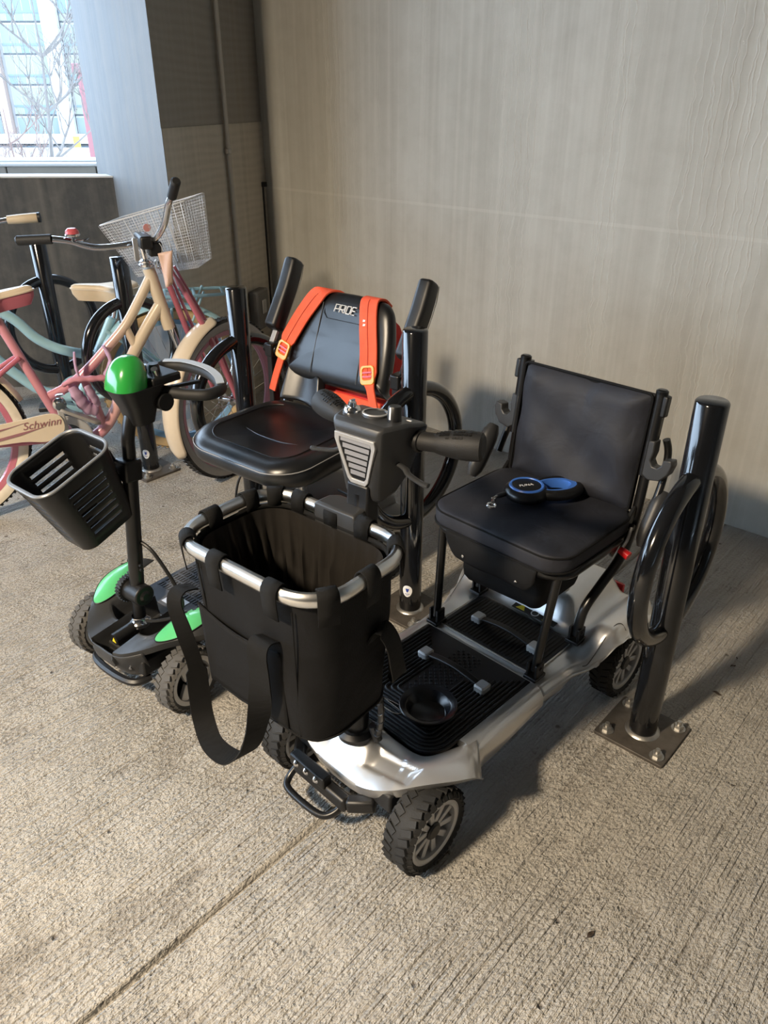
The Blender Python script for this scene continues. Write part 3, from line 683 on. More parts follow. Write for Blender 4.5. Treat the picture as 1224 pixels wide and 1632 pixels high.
# ------------------------------------------------ things lying on it
lz = .5635
le = thing('leash_reel', 'black retractable dog leash with blue ring lying on the padded scooter seat', 'dog leash')
LO = Vector((SO[0], SO[1], 0)); lx, ly = Vector((cos(R(SH)), -sin(R(SH)), 0)), Vector((sin(R(SH)), cos(R(SH)), 0))
pc = LO + lx * -.030 + ly * .648; le.location = (pc.x, pc.y, lz)
hx = LO + lx * .030 + ly * .742; dv = (hx - pc); ha = math.atan2(dv.y, dv.x); le.rotation_euler = (0, 0, ha)
b = MB(); b.lathe([(.0001, 0), (.040, 0), (.053, .008), (.056, .017), (.053, .027), (.044, .034), (.036, .0355), (.0001, .0355)], 40); b.build('housing', MT['metalblack'], le, ang=50)
b = MB(); b.lathe([(.036, .036), (.037, .0375), (.042, .0375), (.044, .0345)], 40); b.build('blue_ring', MT['blue'], le)
hp = [(.058 + .060 * cos(a) + .02, .040 * sin(a), .018) for a in [2*PI*k/36 for k in range(36)]]
b = MB(); b.tube(hp, .0125, 12, closed=True, flat=1.1, up=(0, 0, 1)); b.build('grip_loop', MT['metalblack'], le)
b = MB(); b.loft([[(x*.93 if k else x, y, z) for x, y, z in [(.078 + (.060 - i) * cos(a), (.040 - i) * sin(a), zz) for a in [2*PI*q/36 for q in range(36)]]] for k, (i, zz) in enumerate([(.006, .030), (.012, .030), (.014, .018), (.012, .006)])], False); b.build('grip_liner', MT['blue'], le)
b = MB(); b.tube([(-.052, 0, .018), (-.078, -.006, .016)], .008, 10, flat=.7); b.build('leash_end', MT['black'], le)
b = MB(); b.tube(cr([(-.078, -.006, .016), (-.088, -.010, .013), (-.094, -.020, .010)], 4), .0042, 8); b.lathe([(.003, -.004), (.0062, -.003), (.0062, .003), (.003, .004)], 12, trs(-.089, -.011, .012))
b.tube([(-.101 + .0095 * cos(a), -.031 + .0115 * sin(a), .0055) for a in [2*PI*k/18 for k in range(18)]], .0036, 8, closed=True, up=(0, 0, 1)); b.build('snap_hook', MT['chrome'], le)
text('brand_print', 'PUNA', .014, MT['white'], le, trs(-.002, 0, .0357) @ rotz(-ha - R(3)) @ rotz(R(18)), .0003, .15)
bw_ = thing('dog_bowl', 'black collapsible silicone dog bowl lying on the ribbed deck mat', 'bowl', tuple(LO + lx * .068 + ly * .190 + Vector((0, 0, .2132))))
b = MB(); b.lathe([(.0001, 0), (.042, 0), (.045, .004), (.047, .014), (.051, .016), (.053, .025), (.057, .027), (.064, .030), (.066, .032), (.064, .034), (.057, .032), (.053, .030), (.050, .029), (.048, .020), (.044, .018), (.042, .006), (.038, .004), (.0001, .004)], 48); b.build('bowl', mat('black_silicone', (.008, .008, .011), .24), bw_, ang=60)
cl_ = thing('carabiner', 'small silver wire carabiner beside the black dog bowl', 'clip', tuple(LO + lx * -.012 + ly * .150 + Vector((0, 0, .2135))), SH)
b = MB(); b.tube(cr([(.034, .010, 0), (.036, .002, 0), (.020, -.012, 0), (-.030, -.010, 0), (-.036, .0, 0), (-.030, .008, 0), (.018, .016, 0), (.030, .013, 0)], 6), .0016, 8); b.build('wire', MT['chrome'], cl_)
b = MB(); b.tube([(-.030, .0085, .0), (.024, .006, .0)], .0013, 8); b.build('gate', MT['chrome'], cl_)
# ================================================================ fabric basket clipped to the silver scooter's tiller
BG = thing('basket_bag', 'black fabric shopping basket with aluminium rim clipped to silver scooter tiller', 'basket', (SO[0], SO[1], 0), SH)
BT = trs(0, .03, 0) @ rotz(R(5.5)) @ trs(0, -.03, 0) @ trs(-.028, -.098, 0)
ZT, ZB = .752, .425
def bag_ring(z, grow=0, k=0):
    t = (z - ZB) / (ZT - ZB); f = .90 + .10 * t
    pts = resample(rrect((.345 + grow) * f, (.232 + grow) * f, .068 * f, 9), 96)
    return [(x + k * .0022 * sin(9 * x * 9 + z * 22) * (1 if abs(y) > .08 else .4), y + k * .0035 * sin(x * 33 + z * 15), z) for x, y in pts]
b = MB(BT); zs = [ZB + .002, ZB + .006, ZB + .02] + [ZB + .02 + (ZT - .01 - ZB - .02) * k / 10 for k in range(1, 11)]
b.loft([bag_ring(z, -.02 if i == 0 else (-.006 if i == 1 else 0), 1) for i, z in enumerate(zs)], False)
b.loft([bag_ring(ZB + .002, -.02, 1)], True); bag = b.build('bag_body', MT['nylon'], BG, ang=50)
# crumpled inner liner
rings = []
for i in range(11):
    z = ZT - .012 - i * .029; ring = []
    pts = resample(rrect(.318 * (.92 + .08 * (1 - i / 10)), .204 * (.92 + .08 * (1 - i / 10)), .06, 16), 180); n = len(pts)
    for j, (x, y) in enumerate(pts):
        a = j / n * 2 * PI; amp = .0085 * min(1, i / 3)
        w_ = -amp * (abs(sin(a * 11 + .8 * sin(i * .6))) + .55 * sin(a * 31 + i * .45) + .25 * sin(a * 53 - i * .3))
        k = 1 + w_ / math.hypot(x, y); ring.append((x * k, y * k, z))
    rings.append(ring)
b = MB(BT); b.loft(rings, False); b.add([p for p in rings[-1]], [tuple(range(len(rings[-1])))]); b.build('liner', MT['liner'], BG, ang=70)
# aluminium rim: flattened tube
rim = [(x, y, ZT + .004) for x, y in rrect(.362, .250, .078, 10)]
b = MB(BT); b.tube(rim, .0105, 12, closed=True, flat=1.35, up=(0, 0, 1)); rim_o = b.build('rim_tube', MT['alu'], BG)
b = MB(BT); b.loft([[(x, y, ZT - .006) for x, y in rrect(.338, .226, .07, 10)], [(x, y, ZT - .014) for x, y in rrect(.332, .220, .068, 10)]], False); b.build('liner_hem', MT['web'], BG, solid=.003)
# fabric sleeves wrapped round the rim
def rim_at(s):
    P = [Vector(p) for p in rim]; L = [0]
    for i in range(len(P)): L.append(L[-1] + (P[(i + 1) % len(P)] - P[i]).length)
    d = (s % 1) * L[-1]
    for i in range(len(P)):
        if d <= L[i + 1]:
            a, c = P[i], P[(i + 1) % len(P)]; t = (d - L[i]) / (L[i + 1] - L[i]); return a + (c - a) * t, (c - a).normalized()
for s_, wd_ in ((.055, .034), (.145, .034), (.215, .034), (.295, .034), (.40, .034), (.485, .034), (.575, .034), (.665, .034), (.79, .034), (.875, .034), (.955, .034), (.35, .034)):
    p, d = rim_at(s_); nrm = Vector((-d.y, d.x, 0)) * -1
    sec = [(.0135 * cos(a), .0175 * sin(a)) for a in [R(-150 + 30 * k) for k in range(11)]]
    ring = []
    for dd in (-wd_ / 2, wd_ / 2):
        q, dr = rim_at(s_ + dd / 1.12); nn = Vector((dr.y, -dr.x, 0))
        outer = [q + nn * .010 + Vector((0, 0, -.046)), q + nn * .0125 + Vector((0, 0, -.022))]
        arc = [q + nn * (.0135 * cos(a)) + Vector((0, 0, .0175 * sin(a))) for a in [R(-10 + 20 * k) for k in range(11)]]
        ring.append(outer + arc + [q - nn * .0125 + Vector((0, 0, -.020))])
    b = MB(BT); b.loft(ring, False, closed_ring=False); b.build('rim_sleeve', MT['web'], BG, ang=60, solid=.0022, off=1)
# front pocket
b = MB(BT)
def pocket(u, v):
    x = -.135 + u * .215; zt = .628 - .030 * sin(PI * min(1, u * 1.05)) * .6 - .012 * u; z = ZB + .018 + v * (zt - ZB - .018)
    t = (z - ZB) / (ZT - ZB); y = -.116 * (.90 + .10 * t) - .0035 - .004 * sin(PI * u) * sin(PI * v)
    return (x, y, z)
b.grid(pocket, 22, 12); po = b.build('front_pocket', MT['nylon'], BG, ang=70, solid=.003)
b = MB(BT); b.tube([Vector(pocket(k / 22, 1)) + Vector((0, -.001, 0)) for k in range(23)], .0022, 6); b.build('pocket_hem', MT['web'], po)
# carrying handles: webbing sewn on near the pocket, loop hanging down
def loop_strap(pts, name, w_=.037):
    b = MB(BT); sd = []
    P = cr(pts, 8); n = len(P)
    for i, p in enumerate(P):
        sd.append((1, .12, 0) if True else 0)
    b.ribbon(P, sd, w_, .0028); return b.build(name, MT['web'], BG, ang=60)
b = MB(BT)
P = cr([(-.158, -.104, .648), (-.160, -.135, .655), (-.162, -.148, .630), (-.160, -.138, .56), (-.158, -.126, .48), (-.152, -.130, .415), (-.132, -.142, .362), (-.085, -.160, .338), (-.030, -.158, .338), (.014, -.150, .385), (.040, -.142, .47), (.052, -.140, .56), (.058, -.146, .628), (.060, -.136, .648), (.060, -.113, .640)], 7)
n = len(P); sd = []
for i in range(n):
    t = i / (n - 1)
    if t < .32: k = sm(.05, .32, t); sd.append((1 - .6 * k, .15 + .8 * k, 0))
    elif t < .68: sd.append((.35, .95, .18))
    else: k = sm(.68, .80, t); sd.append((.35 + .65 * k, .95 - .8 * k, .18 * (1 - k)))
b.ribbon(P, sd, [.030 if i < n * .3 else .042 for i in range(n)], .003); b.build('carry_handle', MT['web'], BG, ang=60)
b = MB(BT); P = cr([(.163, .03, .60), (.180, .035, .632), (.192, .05, .60), (.194, .06, .55), (.188, .075, .505), (.172, .085, .500), (.165, .09, .55)], 7); b.ribbon(P, (0, 1, .1), .036, .003); b.build('carry_handle', MT['web'], BG, ang=60)
b = MB(BT); b.tube([(x * .999, y * .999, ZB + .012) for x, y in rrect(.345 * .905, .232 * .905, .062, 9)], .0026, 6, closed=True, up=(0, 0, 1)); b.build('bottom_piping', MT['web'], BG)
for sx, sy in ((1, -1), (-1, -1)):
    b = MB(BT); b.tube([(sx * .118 * (.90 + .10 * t), sy * .1165 * (.90 + .10 * t), ZB + .01 + t * (ZT - ZB - .04)) for t in (0, .25, .5, .75, 1)], .0014, 5); b.build('seam', MT['web'], BG)
# clip block between the rim and the tiller
b = MB(BT); b.prism([(-.052, .112), (.052, .112), (.050, .150), (.034, .166), (-.034, .166), (-.050, .150)], ZT - .040, ZT + .024, ch=.006); b.build('clip_block', MT['dgrey'], BG, bevel=.004)
# ================================================================ the green scooter
GO = (-.695, 1.683); GH = 38.5
gv = thing('mobility_scooter', 'dark grey mobility scooter with green fenders, swivel seat and loop handlebar', 'mobility scooter', (GO[0], GO[1], 0), GH)
for x, y, st, fc in ((.200, .030, 4, 1), (-.195, .030, 4, 1)): wheel(gv, (x, y, .093), .093, .058, st, 3, MT['alloy'], MT['rubbergrey'], fc, .0055)
for x, fc in ((.215, 1), (-.215, -1)): wheel(gv, (x, .86, .105), .105, .066, 0, 3, MT['alloy'], MT['rubber'], fc)
GE = [(0, (0, -.088, .170)), (.3, (.068, -.082, .172)), (.5, (.118, -.048, .186)), (.7, (.168, .008, .203)), (.86, (.212, .062, .210)), (1, (.236, .140, .198))]
GB = [(0, (0, .125, .200)), (.3, (.058, .125, .200)), (.5, (.095, .125, .212)), (.7, (.122, .135, .222)), (.86, (.148, .165, .226)), (1, (.168, .220, .222))]
def gcov(u, v):
    a = abs(u); sg = 1 if u >= 0 else -1; e = cr_tab(GE, a); q = cr_tab(GB, a)
    if v < 0: k = -v; return (sg * e[0] * (1 - .02 * k), e[1] + .008 * k, e[2] - .02 * k)
    x = e[0] + (q[0] - e[0]) * v; y = e[1] + (q[1] - e[1]) * v; z = e[2] + (q[2] - e[2]) * v + .022 * sin(PI * v) * sm(.35, .8, a)
    if a < .22: z -= .055 * sm(.0, .04, v) * (1 - sm(.17, .22, a))        # open channel for the tiller
    elif a < .5: z -= .050 * sm(.42, .48, v) * (1 - sm(.42, .5, a))
    return (sg * x, y, z)
b = MB(); b.grid(lambda i, j: gcov(2 * i - 1, -1 + j * 2 if j < .08 else (j - .08) / .92), 110, 40); b.build('front_shroud', MT['dgrey'], gv, ang=40, solid=.003)
for s in (-1, 1):
    def gp(i, j):
        th = i * 2 * PI; rr = j; u = .76 + .215 * rr * cos(th) * (1 if cos(th) < 0 else .9); v = .47 + .44 * rr * sin(th) * (1 - .3 * rr * cos(th) * 0)
        u -= .11 * (.5 - v) * 1.0
        p = gcov(s * min(.985, u), v); return (p[0], p[1], p[2] + .0035)
    b = MB(); b.grid(gp, 48, 8); gpan = b.build('fender_panel', MT['greenl'], gv, ang=70)
    b = MB(); b.tube([gp(k / 48, 1) for k in range(48)], .0016, 5, closed=True, up=(0, 0, 1)); b.build('panel_edge', MT['black'], gpan)
    b = MB()
    for du, dv in ((.70, .80), (.76, .86), (.70, .70), (.77, .76), (.83, .84)):
        p = gcov(s * du, dv); b.lathe([(.0001, .0052), (.005, .0052), (.005, .002)], 12, trs(*p))
    b.build('vent_holes', MT['black'], gpan, kind='stuff')
# nose
def nose(i, j):
    u = (2 * i - 1) * .52; e = cr_tab(GE, abs(u)); sg = 1 if u >= 0 else -1
    return (sg * e[0] * (1 - .16 * j), e[1] + .004 + .030 * j, e[2] - .012 - (e[2] - .092) * j)
b = MB(); b.grid(nose, 40, 8); ns = b.build('nose_panel', MT['dgrey'], gv, ang=50, solid=.004)
for x, z in ((-.075, .115), (.075, .115)):
    b = MB(); b.lathe([(.0001, .002), (.003, .002), (.004, -.002)], 10, trs(x, -.058, z) @ Matrix.Rotation(R(90), 4, 'X')); b.build('screw', MT['chrome'], ns)
b = MB(); b.tube(cr([(-.105, -.02, .078), (-.09, -.058, .076), (-.04, -.072, .076), (.04, -.072, .076), (.09, -.058, .076), (.105, -.02, .078)], 5), .011, 8, flat=1.0); b.build('bumper', MT['black'], gv)
b = MB(); b.box((0, .06, .115), (.22, .20, .05)); b.beam((-.17, .03, .095), (.17, .03, .095), .022, .018); b.box((0, .36, .095), (.16, .5, .05)); b.build('chassis', MT['blackm'], gv, bevel=.006)
# tiller
b = MB(); b.lathe([(.020, 0), (.030, .004), (.030, .014), (.022, .022), (.020, .03)], 20, trs(0, .040, .168)); b.build('steering_collar', MT['chrome'], gv)
b = MB(); b.tube([(0, .040, .15), (0, .046, .26)], .0165, 16); b.build('steering_stem', MT['metalblack'], gv)
b = MB(); b.tube([(-.038, .047, .272), (.036, .047, .272)], .030, 24); pv = b.build('fold_pivot', MT['black'], gv, bevel=.004)
b = MB(); b.lathe([(.030, -.010), (.037, -.009), (.037, .009), (.030, .010)], 24, trs(-.034, .047, .272) @ XAX)
for k in range(26): b.add(*boxv(.018, .004, .004), trs(-.034, .047, .272) @ Matrix.Rotation(2*PI*k/26, 4, 'X') @ trs(0, 0, .038))
b.build('locking_ring', MT['blackm'], pv)
b = MB(); b.lathe([(.0001, .006), (.010, .006), (.014, .002), (.016, 0)], 18, trs(.036, .047, .272) @ XAX); b.build('pivot_bolt', MT['metalblack'], pv)
b = MB(); b.tube([(0, .050, .285), (0, .088, .62)], .0195, 18); b.build('tiller_column', MT['metalblack'], gv)
b = MB(); b.tube(cr([(0, .085, .59), (0, .094, .66), (0, .098, .70), (0, .114, .750), (0, .140, .800)], 5), .0165, 16); b.build('tiller_tube', MT['metalblack'], gv)
b = MB(); b.beam((0, .082, .595), (0, .088, .650), .052, .050, up=(0, -1, 0)); b.build('basket_bracket', MT['black'], gv, bevel=.006)
for z, sx in ((.355, -1), (.358, 1), (.345, 1)):
    b = MB(); b.tube([(sx * .015, .058, z), (sx * .030, .056, z + .002)], .005, 8); b.build('cable_clip', MT['black'], gv)
cable('main_cable', [(.012, .075, .42), (.050, .085, .395), (.100, .100, .31), (.115, .105, .25), (.09, .09, .205), (.05, .06, .190), (.02, .045, .185)], .0052, MT['black'], gv)
b = MB(); b.tube([(.0, -.045, .166), (.0, .02, .172)], .017, 16); pg = b.build('charge_plug', MT['black'], gv)
b = MB(); b.prism([(-.008, -.006), (.008, -.006), (0, .009)], 0, .001, frame((.002, -.0462, .166), (1, 0, 0), (0, 0, 1))); b.build('warning_triangle', MT['sticker_y'], pg)
# control head with green dome and loop handlebar
HUP = trs(0, 0, .020)
hc = Vector((.006, .163, .80))
b = MB(HUP); b.loft([[(hc.x + x, hc.y - .025 + y, z) for x, y in rrect(w_, d_, r_)] for z, w_, d_, r_ in ((.716, .062, .060, .02), (.76, .078, .084, .025), (.80, .100, .120, .03), (.812, .104, .130, .03))]); hd2 = b.build('control_head', MT['black'], gv, ang=50)
b = MB(HUP); rings = []
for k in range(11):
    a = k / 10 * PI / 2; rr = cos(a) ** .75; z = .812 + .074 * sin(a) ** .95
    rings.append([(hc.x + x * max(.02, rr), hc.y - .05 + y * max(.02, rr) + .016 * sin(a), z) for x, y in rrect(.100, .090, .038, 6)])
b.loft(rings); b.build('dome_cover', MT['green'], hd2, ang=60)
b = MB(HUP); b.box((hc.x, hc.y + .035, .818), (.098, .085, .022)); b.build('switch_panel', MT['black'], hd2, bevel=.005)
b = MB(HUP); b.lathe([(.0001, .020), (.013, .020), (.015, .016), (.016, 0)], 20, trs(hc.x - .002, hc.y + .035, .829)); b.build('speed_knob', MT['black'], hd2)
b = MB(HUP); b.lathe([(.0001, .012), (.008, .012), (.010, .004), (.010, 0)], 16, trs(hc.x - .034, hc.y + .03, .829)); b.build('key_switch', MT['chrome'], hd2)
b = MB(HUP); b.tube([(hc.x + .036, hc.y + .015, .826), (hc.x + .044, hc.y + .005, .852)], [.006, .0085], 12); b.build('toggle_switch', MT['chrome'], hd2)
lp = [(.030, .195, .785), (.060, .215, .780), (.095, .230, .780), (.130, .258, .780), (.122, .305, .780), (.070, .338, .782), (.0, .360, .784), (-.080, .357, .785), (-.130, .325, .785), (-.125, .275, .785), (-.085, .225, .785), (-.050, .195, .786)]
b = MB(HUP); b.tube(cr(lp, 6), .0145, 14); lpo = b.build('loop_handlebar', MT['blackm'], gv)
b = MB(HUP); P = cr(lp[4:9], 8); b.ribbon([p + Vector((0, 0, .0150)) for p in P], [(p - Vector((0, .26, .78))) * Vector((1, 1, 0)).length for p in P], .020, .002); b.build('grip_face', mat('pale_grip_rubber', (.42, .47, .54), .4), lpo)
b = MB(HUP)
for sx in (-.05, .03): b.beam((sx, .20, .790), (sx * 1.6, .30, .786), .014, .008)
b.build('throttle_paddle', MT['black'], gv, bevel=.002)
b = MB(HUP); b.tube([(hc.x - .05, hc.y + .02, .765), (hc.x + .055, hc.y + .02, .765)], .022, 18); b.build('tilt_joint', MT['black'], hd2)
# deck and rear body
b = MB(); b.prism([(x, y + .385) for x, y in rrect(.36, .46, .04)], .118, .140, ch=.004); dk = b.build('deck', MT['deckgrey'], gv)
b = MB()
for i in range(-14, 15):
    for j in range(14):
        b.box((i * .0115, .225 + j * .0265, .1405), (.006, .020, .003))
b.build('deck_studs', MT['deckgrey'], dk, kind='stuff')
b = MB(); b.box((-.045, .19, .1412), (.075, .045, .001)); b.build('deck_plate', MT['alloy'], dk)
rb_ = []
for z, w_, d_, cy, r_ in ((.11, .34, .36, .80, .04), (.17, .37, .40, .80, .05), (.235, .36, .38, .80, .06), (.275, .30, .32, .80, .07), (.288, .20, .22, .80, .06)):
    rb_.append([(x, y + cy, z) for x, y in rrect(w_, d_, r_, 7)])
b = MB(); b.loft(rb_); b.build('rear_body', MT['dgrey'], gv, ang=40, bevel=.004)
for s in (-1, 1):
    b = MB(); b.grid(lambda i, j: (s * (.165 + .095 * j), .86 + .135 * cos(PI * (1 - i)) * (1 - .1 * j), .235 - .035 * j * j + (.0 - .10 * abs(2 * i - 1) ** 2.5) * .6), 24, 8); b.build('rear_fender', MT['dgrey'], gv, ang=60, solid=.004)
    b = MB(); b.grid(lambda i, j: (s * (.095 + .075 * j), .70 + .14 * i, .284 - .028 * j + .002), 6, 6); b.build('rear_panel', MT['green'], gv, solid=.004)
cable('charge_cable', [(.10, .62, .25), (.16, .56, .30), (.22, .62, .33), (.17, .74, .325), (.06, .80, .30)], .005, MT['black'], gv)
cable('side_cable', [(-.19, .62, .15), (-.225, .60, .24), (-.215, .63, .34), (-.19, .70, .30)], .004, MT['black'], gv)
b = MB(); b.tube([(0, .69, .26), (0, .69, .46)], .022, 20); b.build('seat_post', MT['chrome'], gv)
b = MB(); b.box((0, .66, .462), (.20, .22, .02)); b.build('seat_plate', MT['metalblack'], gv, bevel=.004)
# seat cushion, dished, with seams
SW, SD = .475, .415; SY = .612
rings = []
for ins, z in ((.10, .474), (.03, .472), (.010, .486), (.0, .510), (.004, .535), (.016, .551), (.034, .558), (.060, .556), (.095, .550), (.13, .547)):
    ring = []
    for x, y in rrect(SW - 2*ins, SD - 2*ins, max(.03, .115 - ins * .8), 9):
        k = 1 - .10 * sm(.0, .22, -y) * 0
        zz = z + (.008 * sm(.05, .2, abs(x)) - .012 * sm(.05, .21, -y) if z > .5 else -.0) + (.010 * sm(.08, .2, y) if z > .53 else 0)
        ring.append((x * (1 - .06 * sm(0, .2, y)), y + SY, zz))
    rings.append(ring)
b = MB(); b.loft(rings); sc_ = b.build('seat_cushion', MT['leather'], gv, ang=80, sub=1)
PIP = mat('grey_stitching', (.30, .30, .31), .6)
def ring_pts(i, f0, f1, lift=.001):
    ring = rings[i]; n = len(ring); return [Vector(ring[int(k) % n]) + Vector((0, 0, lift)) for k in range(int(n * f0), int(n * f1))]
b = MB(); b.tube(ring_pts(4, .42, 1.08), .0015, 5); b.build('front_stitching', PIP, sc_)
b = MB(); b.tube(ring_pts(7, .30, 1.2), .0016, 5, cap=True); b.build('seam', MT['black'], sc_)
b = MB(); b.tube(cr([(-.115, .575, .5505), (-.04, .562, .549), (.05, .562, .549), (.12, .578, .5505)], 6), .0014, 5); b.build('cross_stitching', PIP, sc_)
# backrest
GBM = frame((.012, .872, .640), (1, 0, 0), (0, .33, 1))            # x across, y up the back, z to the sitter
def bo_out(ins):
    w0, w1, h = .208 - ins, .180 - ins, .272 - ins
    pts = []
    for x, y in [(-w0 + .02, ins - .016), (w0 - .02, ins - .016), (w0, ins + .004), (w0 - .004, .12), (w1 + .004, h - .06), (w1 - .018, h - .018), (w1 - .06, h), (0, h + .006), (-w1 + .06, h), (-w1 + .018, h - .018), (-w1 - .004, h - .06), (-w0 + .004, .12), (-w0, ins + .004)]: pts.append((x, y, 0))
    return cr(pts, 5, closed=True)
rings = []
for ins, z in ((.03, -.022), (.008, -.018), (.0, .0), (.004, .018), (.020, .030), (.045, .034), (.075, .034)):
    rings.append([(p.x, p.y, z - 1.1 * p.x * p.x * 0 + .35 * p.x * p.x) for p in bo_out(ins)])
b = MB(GBM); b.loft(rings); gb = b.build('backrest', MT['leather'], gv, ang=70, sub=1)
for s in (-1, 1):
    b = MB(GBM); b.tube([(s * (.095 - .10 * (y - .06) * .35), y, .0366 + .35 * .008) for y in [.012 + k * .015 for k in range(16)]], .0014, 5); b.build('seam', MT['black'], gb)
b = MB(GBM); b.tube([(-.088, .262, .026), (-.080, .205, .038), (-.066, .190, .0385), (.066, .190, .0385), (.080, .205, .038), (.088, .262, .026)], .0013, 5); b.build('badge_seam', MT['black'], gb)
b = MB(GBM)                                            # PRIDE in thin slanted strokes
LET = {'P': (1, [[(0, 0), (0, 1), (1, 1), (1, .42), (.12, .42)]]), 'R': (1, [[(0, 0), (0, 1), (1, 1), (1, .42), (.12, .42)], [(.45, .42), (1, 0)]]), 'I': (.1, [[(0, 0), (0, 1)]]), 'D': (1, [[(0, 0), (0, 1), (.9, 1), (1, .85), (1, .15), (.9, 0), (0, 0)]]), 'E': (1, [[(1, 1), (0, 1), (0, 0), (1, 0)], [(.1, .5), (.9, .5)]])}
cx_ = -.040
for ch_ in 'PRIDE':
    wl, strokes = LET[ch_]
    for st_ in strokes: b.tube([(cx_ + x * .0155 + y * .006, .214 + y * .023, .0392 + .35 * (cx_ + x * .0155) ** 2) for x, y in st_], .0019, 6, up=(0, 0, 1))
    cx_ += wl * .0155 + .0048
b.build('brand_print', mat('silver_print', (.75, .75, .75), .5), gb)
b = MB(); b.grid(lambda i, j: (-.195 + .19 * i - .03 * j * i, .812 + .050 * j + .03 * sin(PI * i), .556 + .110 * j - .020 * i * i), 12, 8); b.build('back_hinge', MT['leather'], gv, solid=.03, bevel=.006, ang=60)
# flip-up arms
for s in (-1, 1):
    b = MB(trs(.016, 0, 0)); b.beam((s * .262, .83, .475), (s * .262, .832, .715), .022, .030, up=(0, 1, 0)); b.build('arm_upright', MT['metalblack'], gv, bevel=.003)
    b = MB(trs(.016, 0, 0)); b.beam((s * .10, .80, .466), (s * .265, .82, .466), .03, .02); b.build('arm_mount', MT['metalblack'], gv, bevel=.003)
    b = MB(trs(.016, 0, 0)); b.tube([(s * .235, .835, .712), (s * .295, .835, .712)], .016, 14); b.box((s * .262, .835, .712), (.034, .045, .045)); b.build('arm_joint', MT['metalblack'], gv, bevel=.005)
    a0, a1 = Vector((s * .27, .838, .715)), Vector((s * .27, .985, .950)); d = (a1 - a0).normalized(); AM = trs(.016, 0, 0) @ frame(a0, d, (0, d.z, -d.y) if s else 0)
    b = MB(AM); b.box((.15, -.004, 0), (.27, .012, .020)); ab = b.build('arm_bar', MT['alloy'] if s < 0 else MT['metalblack'], gv, bevel=.002)
    b = MB(AM)
    sec = [(-.006, -.024), (-.006, .024), (.012, .028), (.040, .026), (.048, .016), (.048, -.016), (.040, -.026), (.012, -.028)]
    st = [(.055, .7, 0), (.065, 1, 0), (.20, 1, 0), (.245, 1, .004), (.285, .95, .010), (.292, .7, .014)]
    b.loft([[(t, -(y * k + dy) if True else y, x * k) for y, x in sec] for t, k, dy in st]); b.build('arm_pad', MT['black'], gv, bevel=.006, ang=50)
    b = MB(AM); b.tube([(.07, .0045, .0262 * -1), (.20, .0045, -.0262), (.245, .002, -.0255), (.288, -.006, -.023)], .0012, 5); b.build('pad_edge', MT['alloy'], ab)

# ------------------------------------------------ slotted plastic basket on the green scooter
gb_ = thing('plastic_basket', 'black slotted plastic basket hung on the front of the green scooter tiller', 'basket', (GO[0], GO[1], 0), GH)
KB = trs(-.046, -.068, .684) @ Matrix.Rotation(R(20), 4, 'X')
KH, KW, KD = .212, .178, .212
def kring(t, ins=0):                                  # t 0 bottom .. 1 rim
    f = .74 + .26 * t; return rrect((KW - 2*ins) * f, (KD - 2*ins) * (f + .02 * (1 - t)), .045 * f, 8)
# wall as a panel net: columns round the outline, slots left open
def kwall():
    N = 36; out = kring(1); b = MB(KB)
    per = []
    def pt(i, t):
        ring = kring(t); n = len(ring); return ring[i % n]
    n = len(out); segs = []
    return n
npt = len(kring(1))
# rectangular faces: straight sides lie between corner arcs (9 points each)
b = MB(KB)
def kp(c, t):                                          # c: continuous index round the ring
    ring = kring(t); i = int(c) % npt; j = (i + 1) % npt; k = c - int(c); return (ring[i][0] * (1-k) + ring[j][0] * k, ring[i][1] * (1-k) + ring[j][1] * k, (t - 1) * KH)
sides = [(8, 9), (17, 18), (26, 27), (35, 36)]        # straight stretches between the corners
rows = [0.0, .12]; nslot = 7
for k in range(nslot): rows += [.16 + k * .105, .16 + k * .105 + .045]
rows += [.95, 1.0]
cuts = []
for c0 in range(npt):
    if any(c0 == a for a, _ in sides): cuts += [c0, c0 + .06, c0 + .94]
    else: cuts.append(c0)
cuts.append(npt)
def is_slot(ca, cb_, ra, rb):
    m = (ca + cb_) / 2; r_ = (ra + rb) / 2
    on = any(a + .06 <= m <= a + .94 for a, _ in sides)
    k = [i for i in range(nslot) if .16 + i * .105 <= r_ <= .16 + i * .105 + .045]
    corner = False
    return on and bool(k)
for i in range(len(cuts) - 1):
    for r0, r1 in zip(rows, rows[1:]):
        if is_slot(cuts[i], cuts[i + 1], r0, r1): continue
        b.add([kp(cuts[i], r0), kp(cuts[i + 1], r0), kp(cuts[i + 1], r1), kp(cuts[i], r1)], [(0, 1, 2, 3)])
b.add([(x, y, -KH) for x, y in kring(0)], [tuple(range(npt))])
kb_o = b.build('basket_wall', MT['black'], gb_, ang=50)
bm = bmesh.new(); bm.from_mesh(kb_o.data); bmesh.ops.remove_doubles(bm, verts=bm.verts, dist=.0002); bmesh.ops.recalc_face_normals(bm, faces=bm.faces); bm.to_mesh(kb_o.data); bm.free()
for p in kb_o.data.polygons: p.use_smooth = True
kb_o.data.set_sharp_from_angle(angle=R(45))
md = kb_o.modifiers.new('thick', 'SOLIDIFY'); md.thickness = .0035; md.offset = -1
b = MB(KB); b.tube([(x, y, 0) for x, y in kring(1)], .0048, 8, closed=True, flat=.8, up=(0, 0, 1)); b.build('basket_rim', mat('basket_rim_highlight', (.16, .17, .185), .32), gb_)  # highlight along the rim is put into its lighter colour
b = MB(KB); b.box((0, KD/2 + .002, -.075), (.05, .018, .055)); b.build('hook_plate', MT['black'], gb_, bevel=.004)

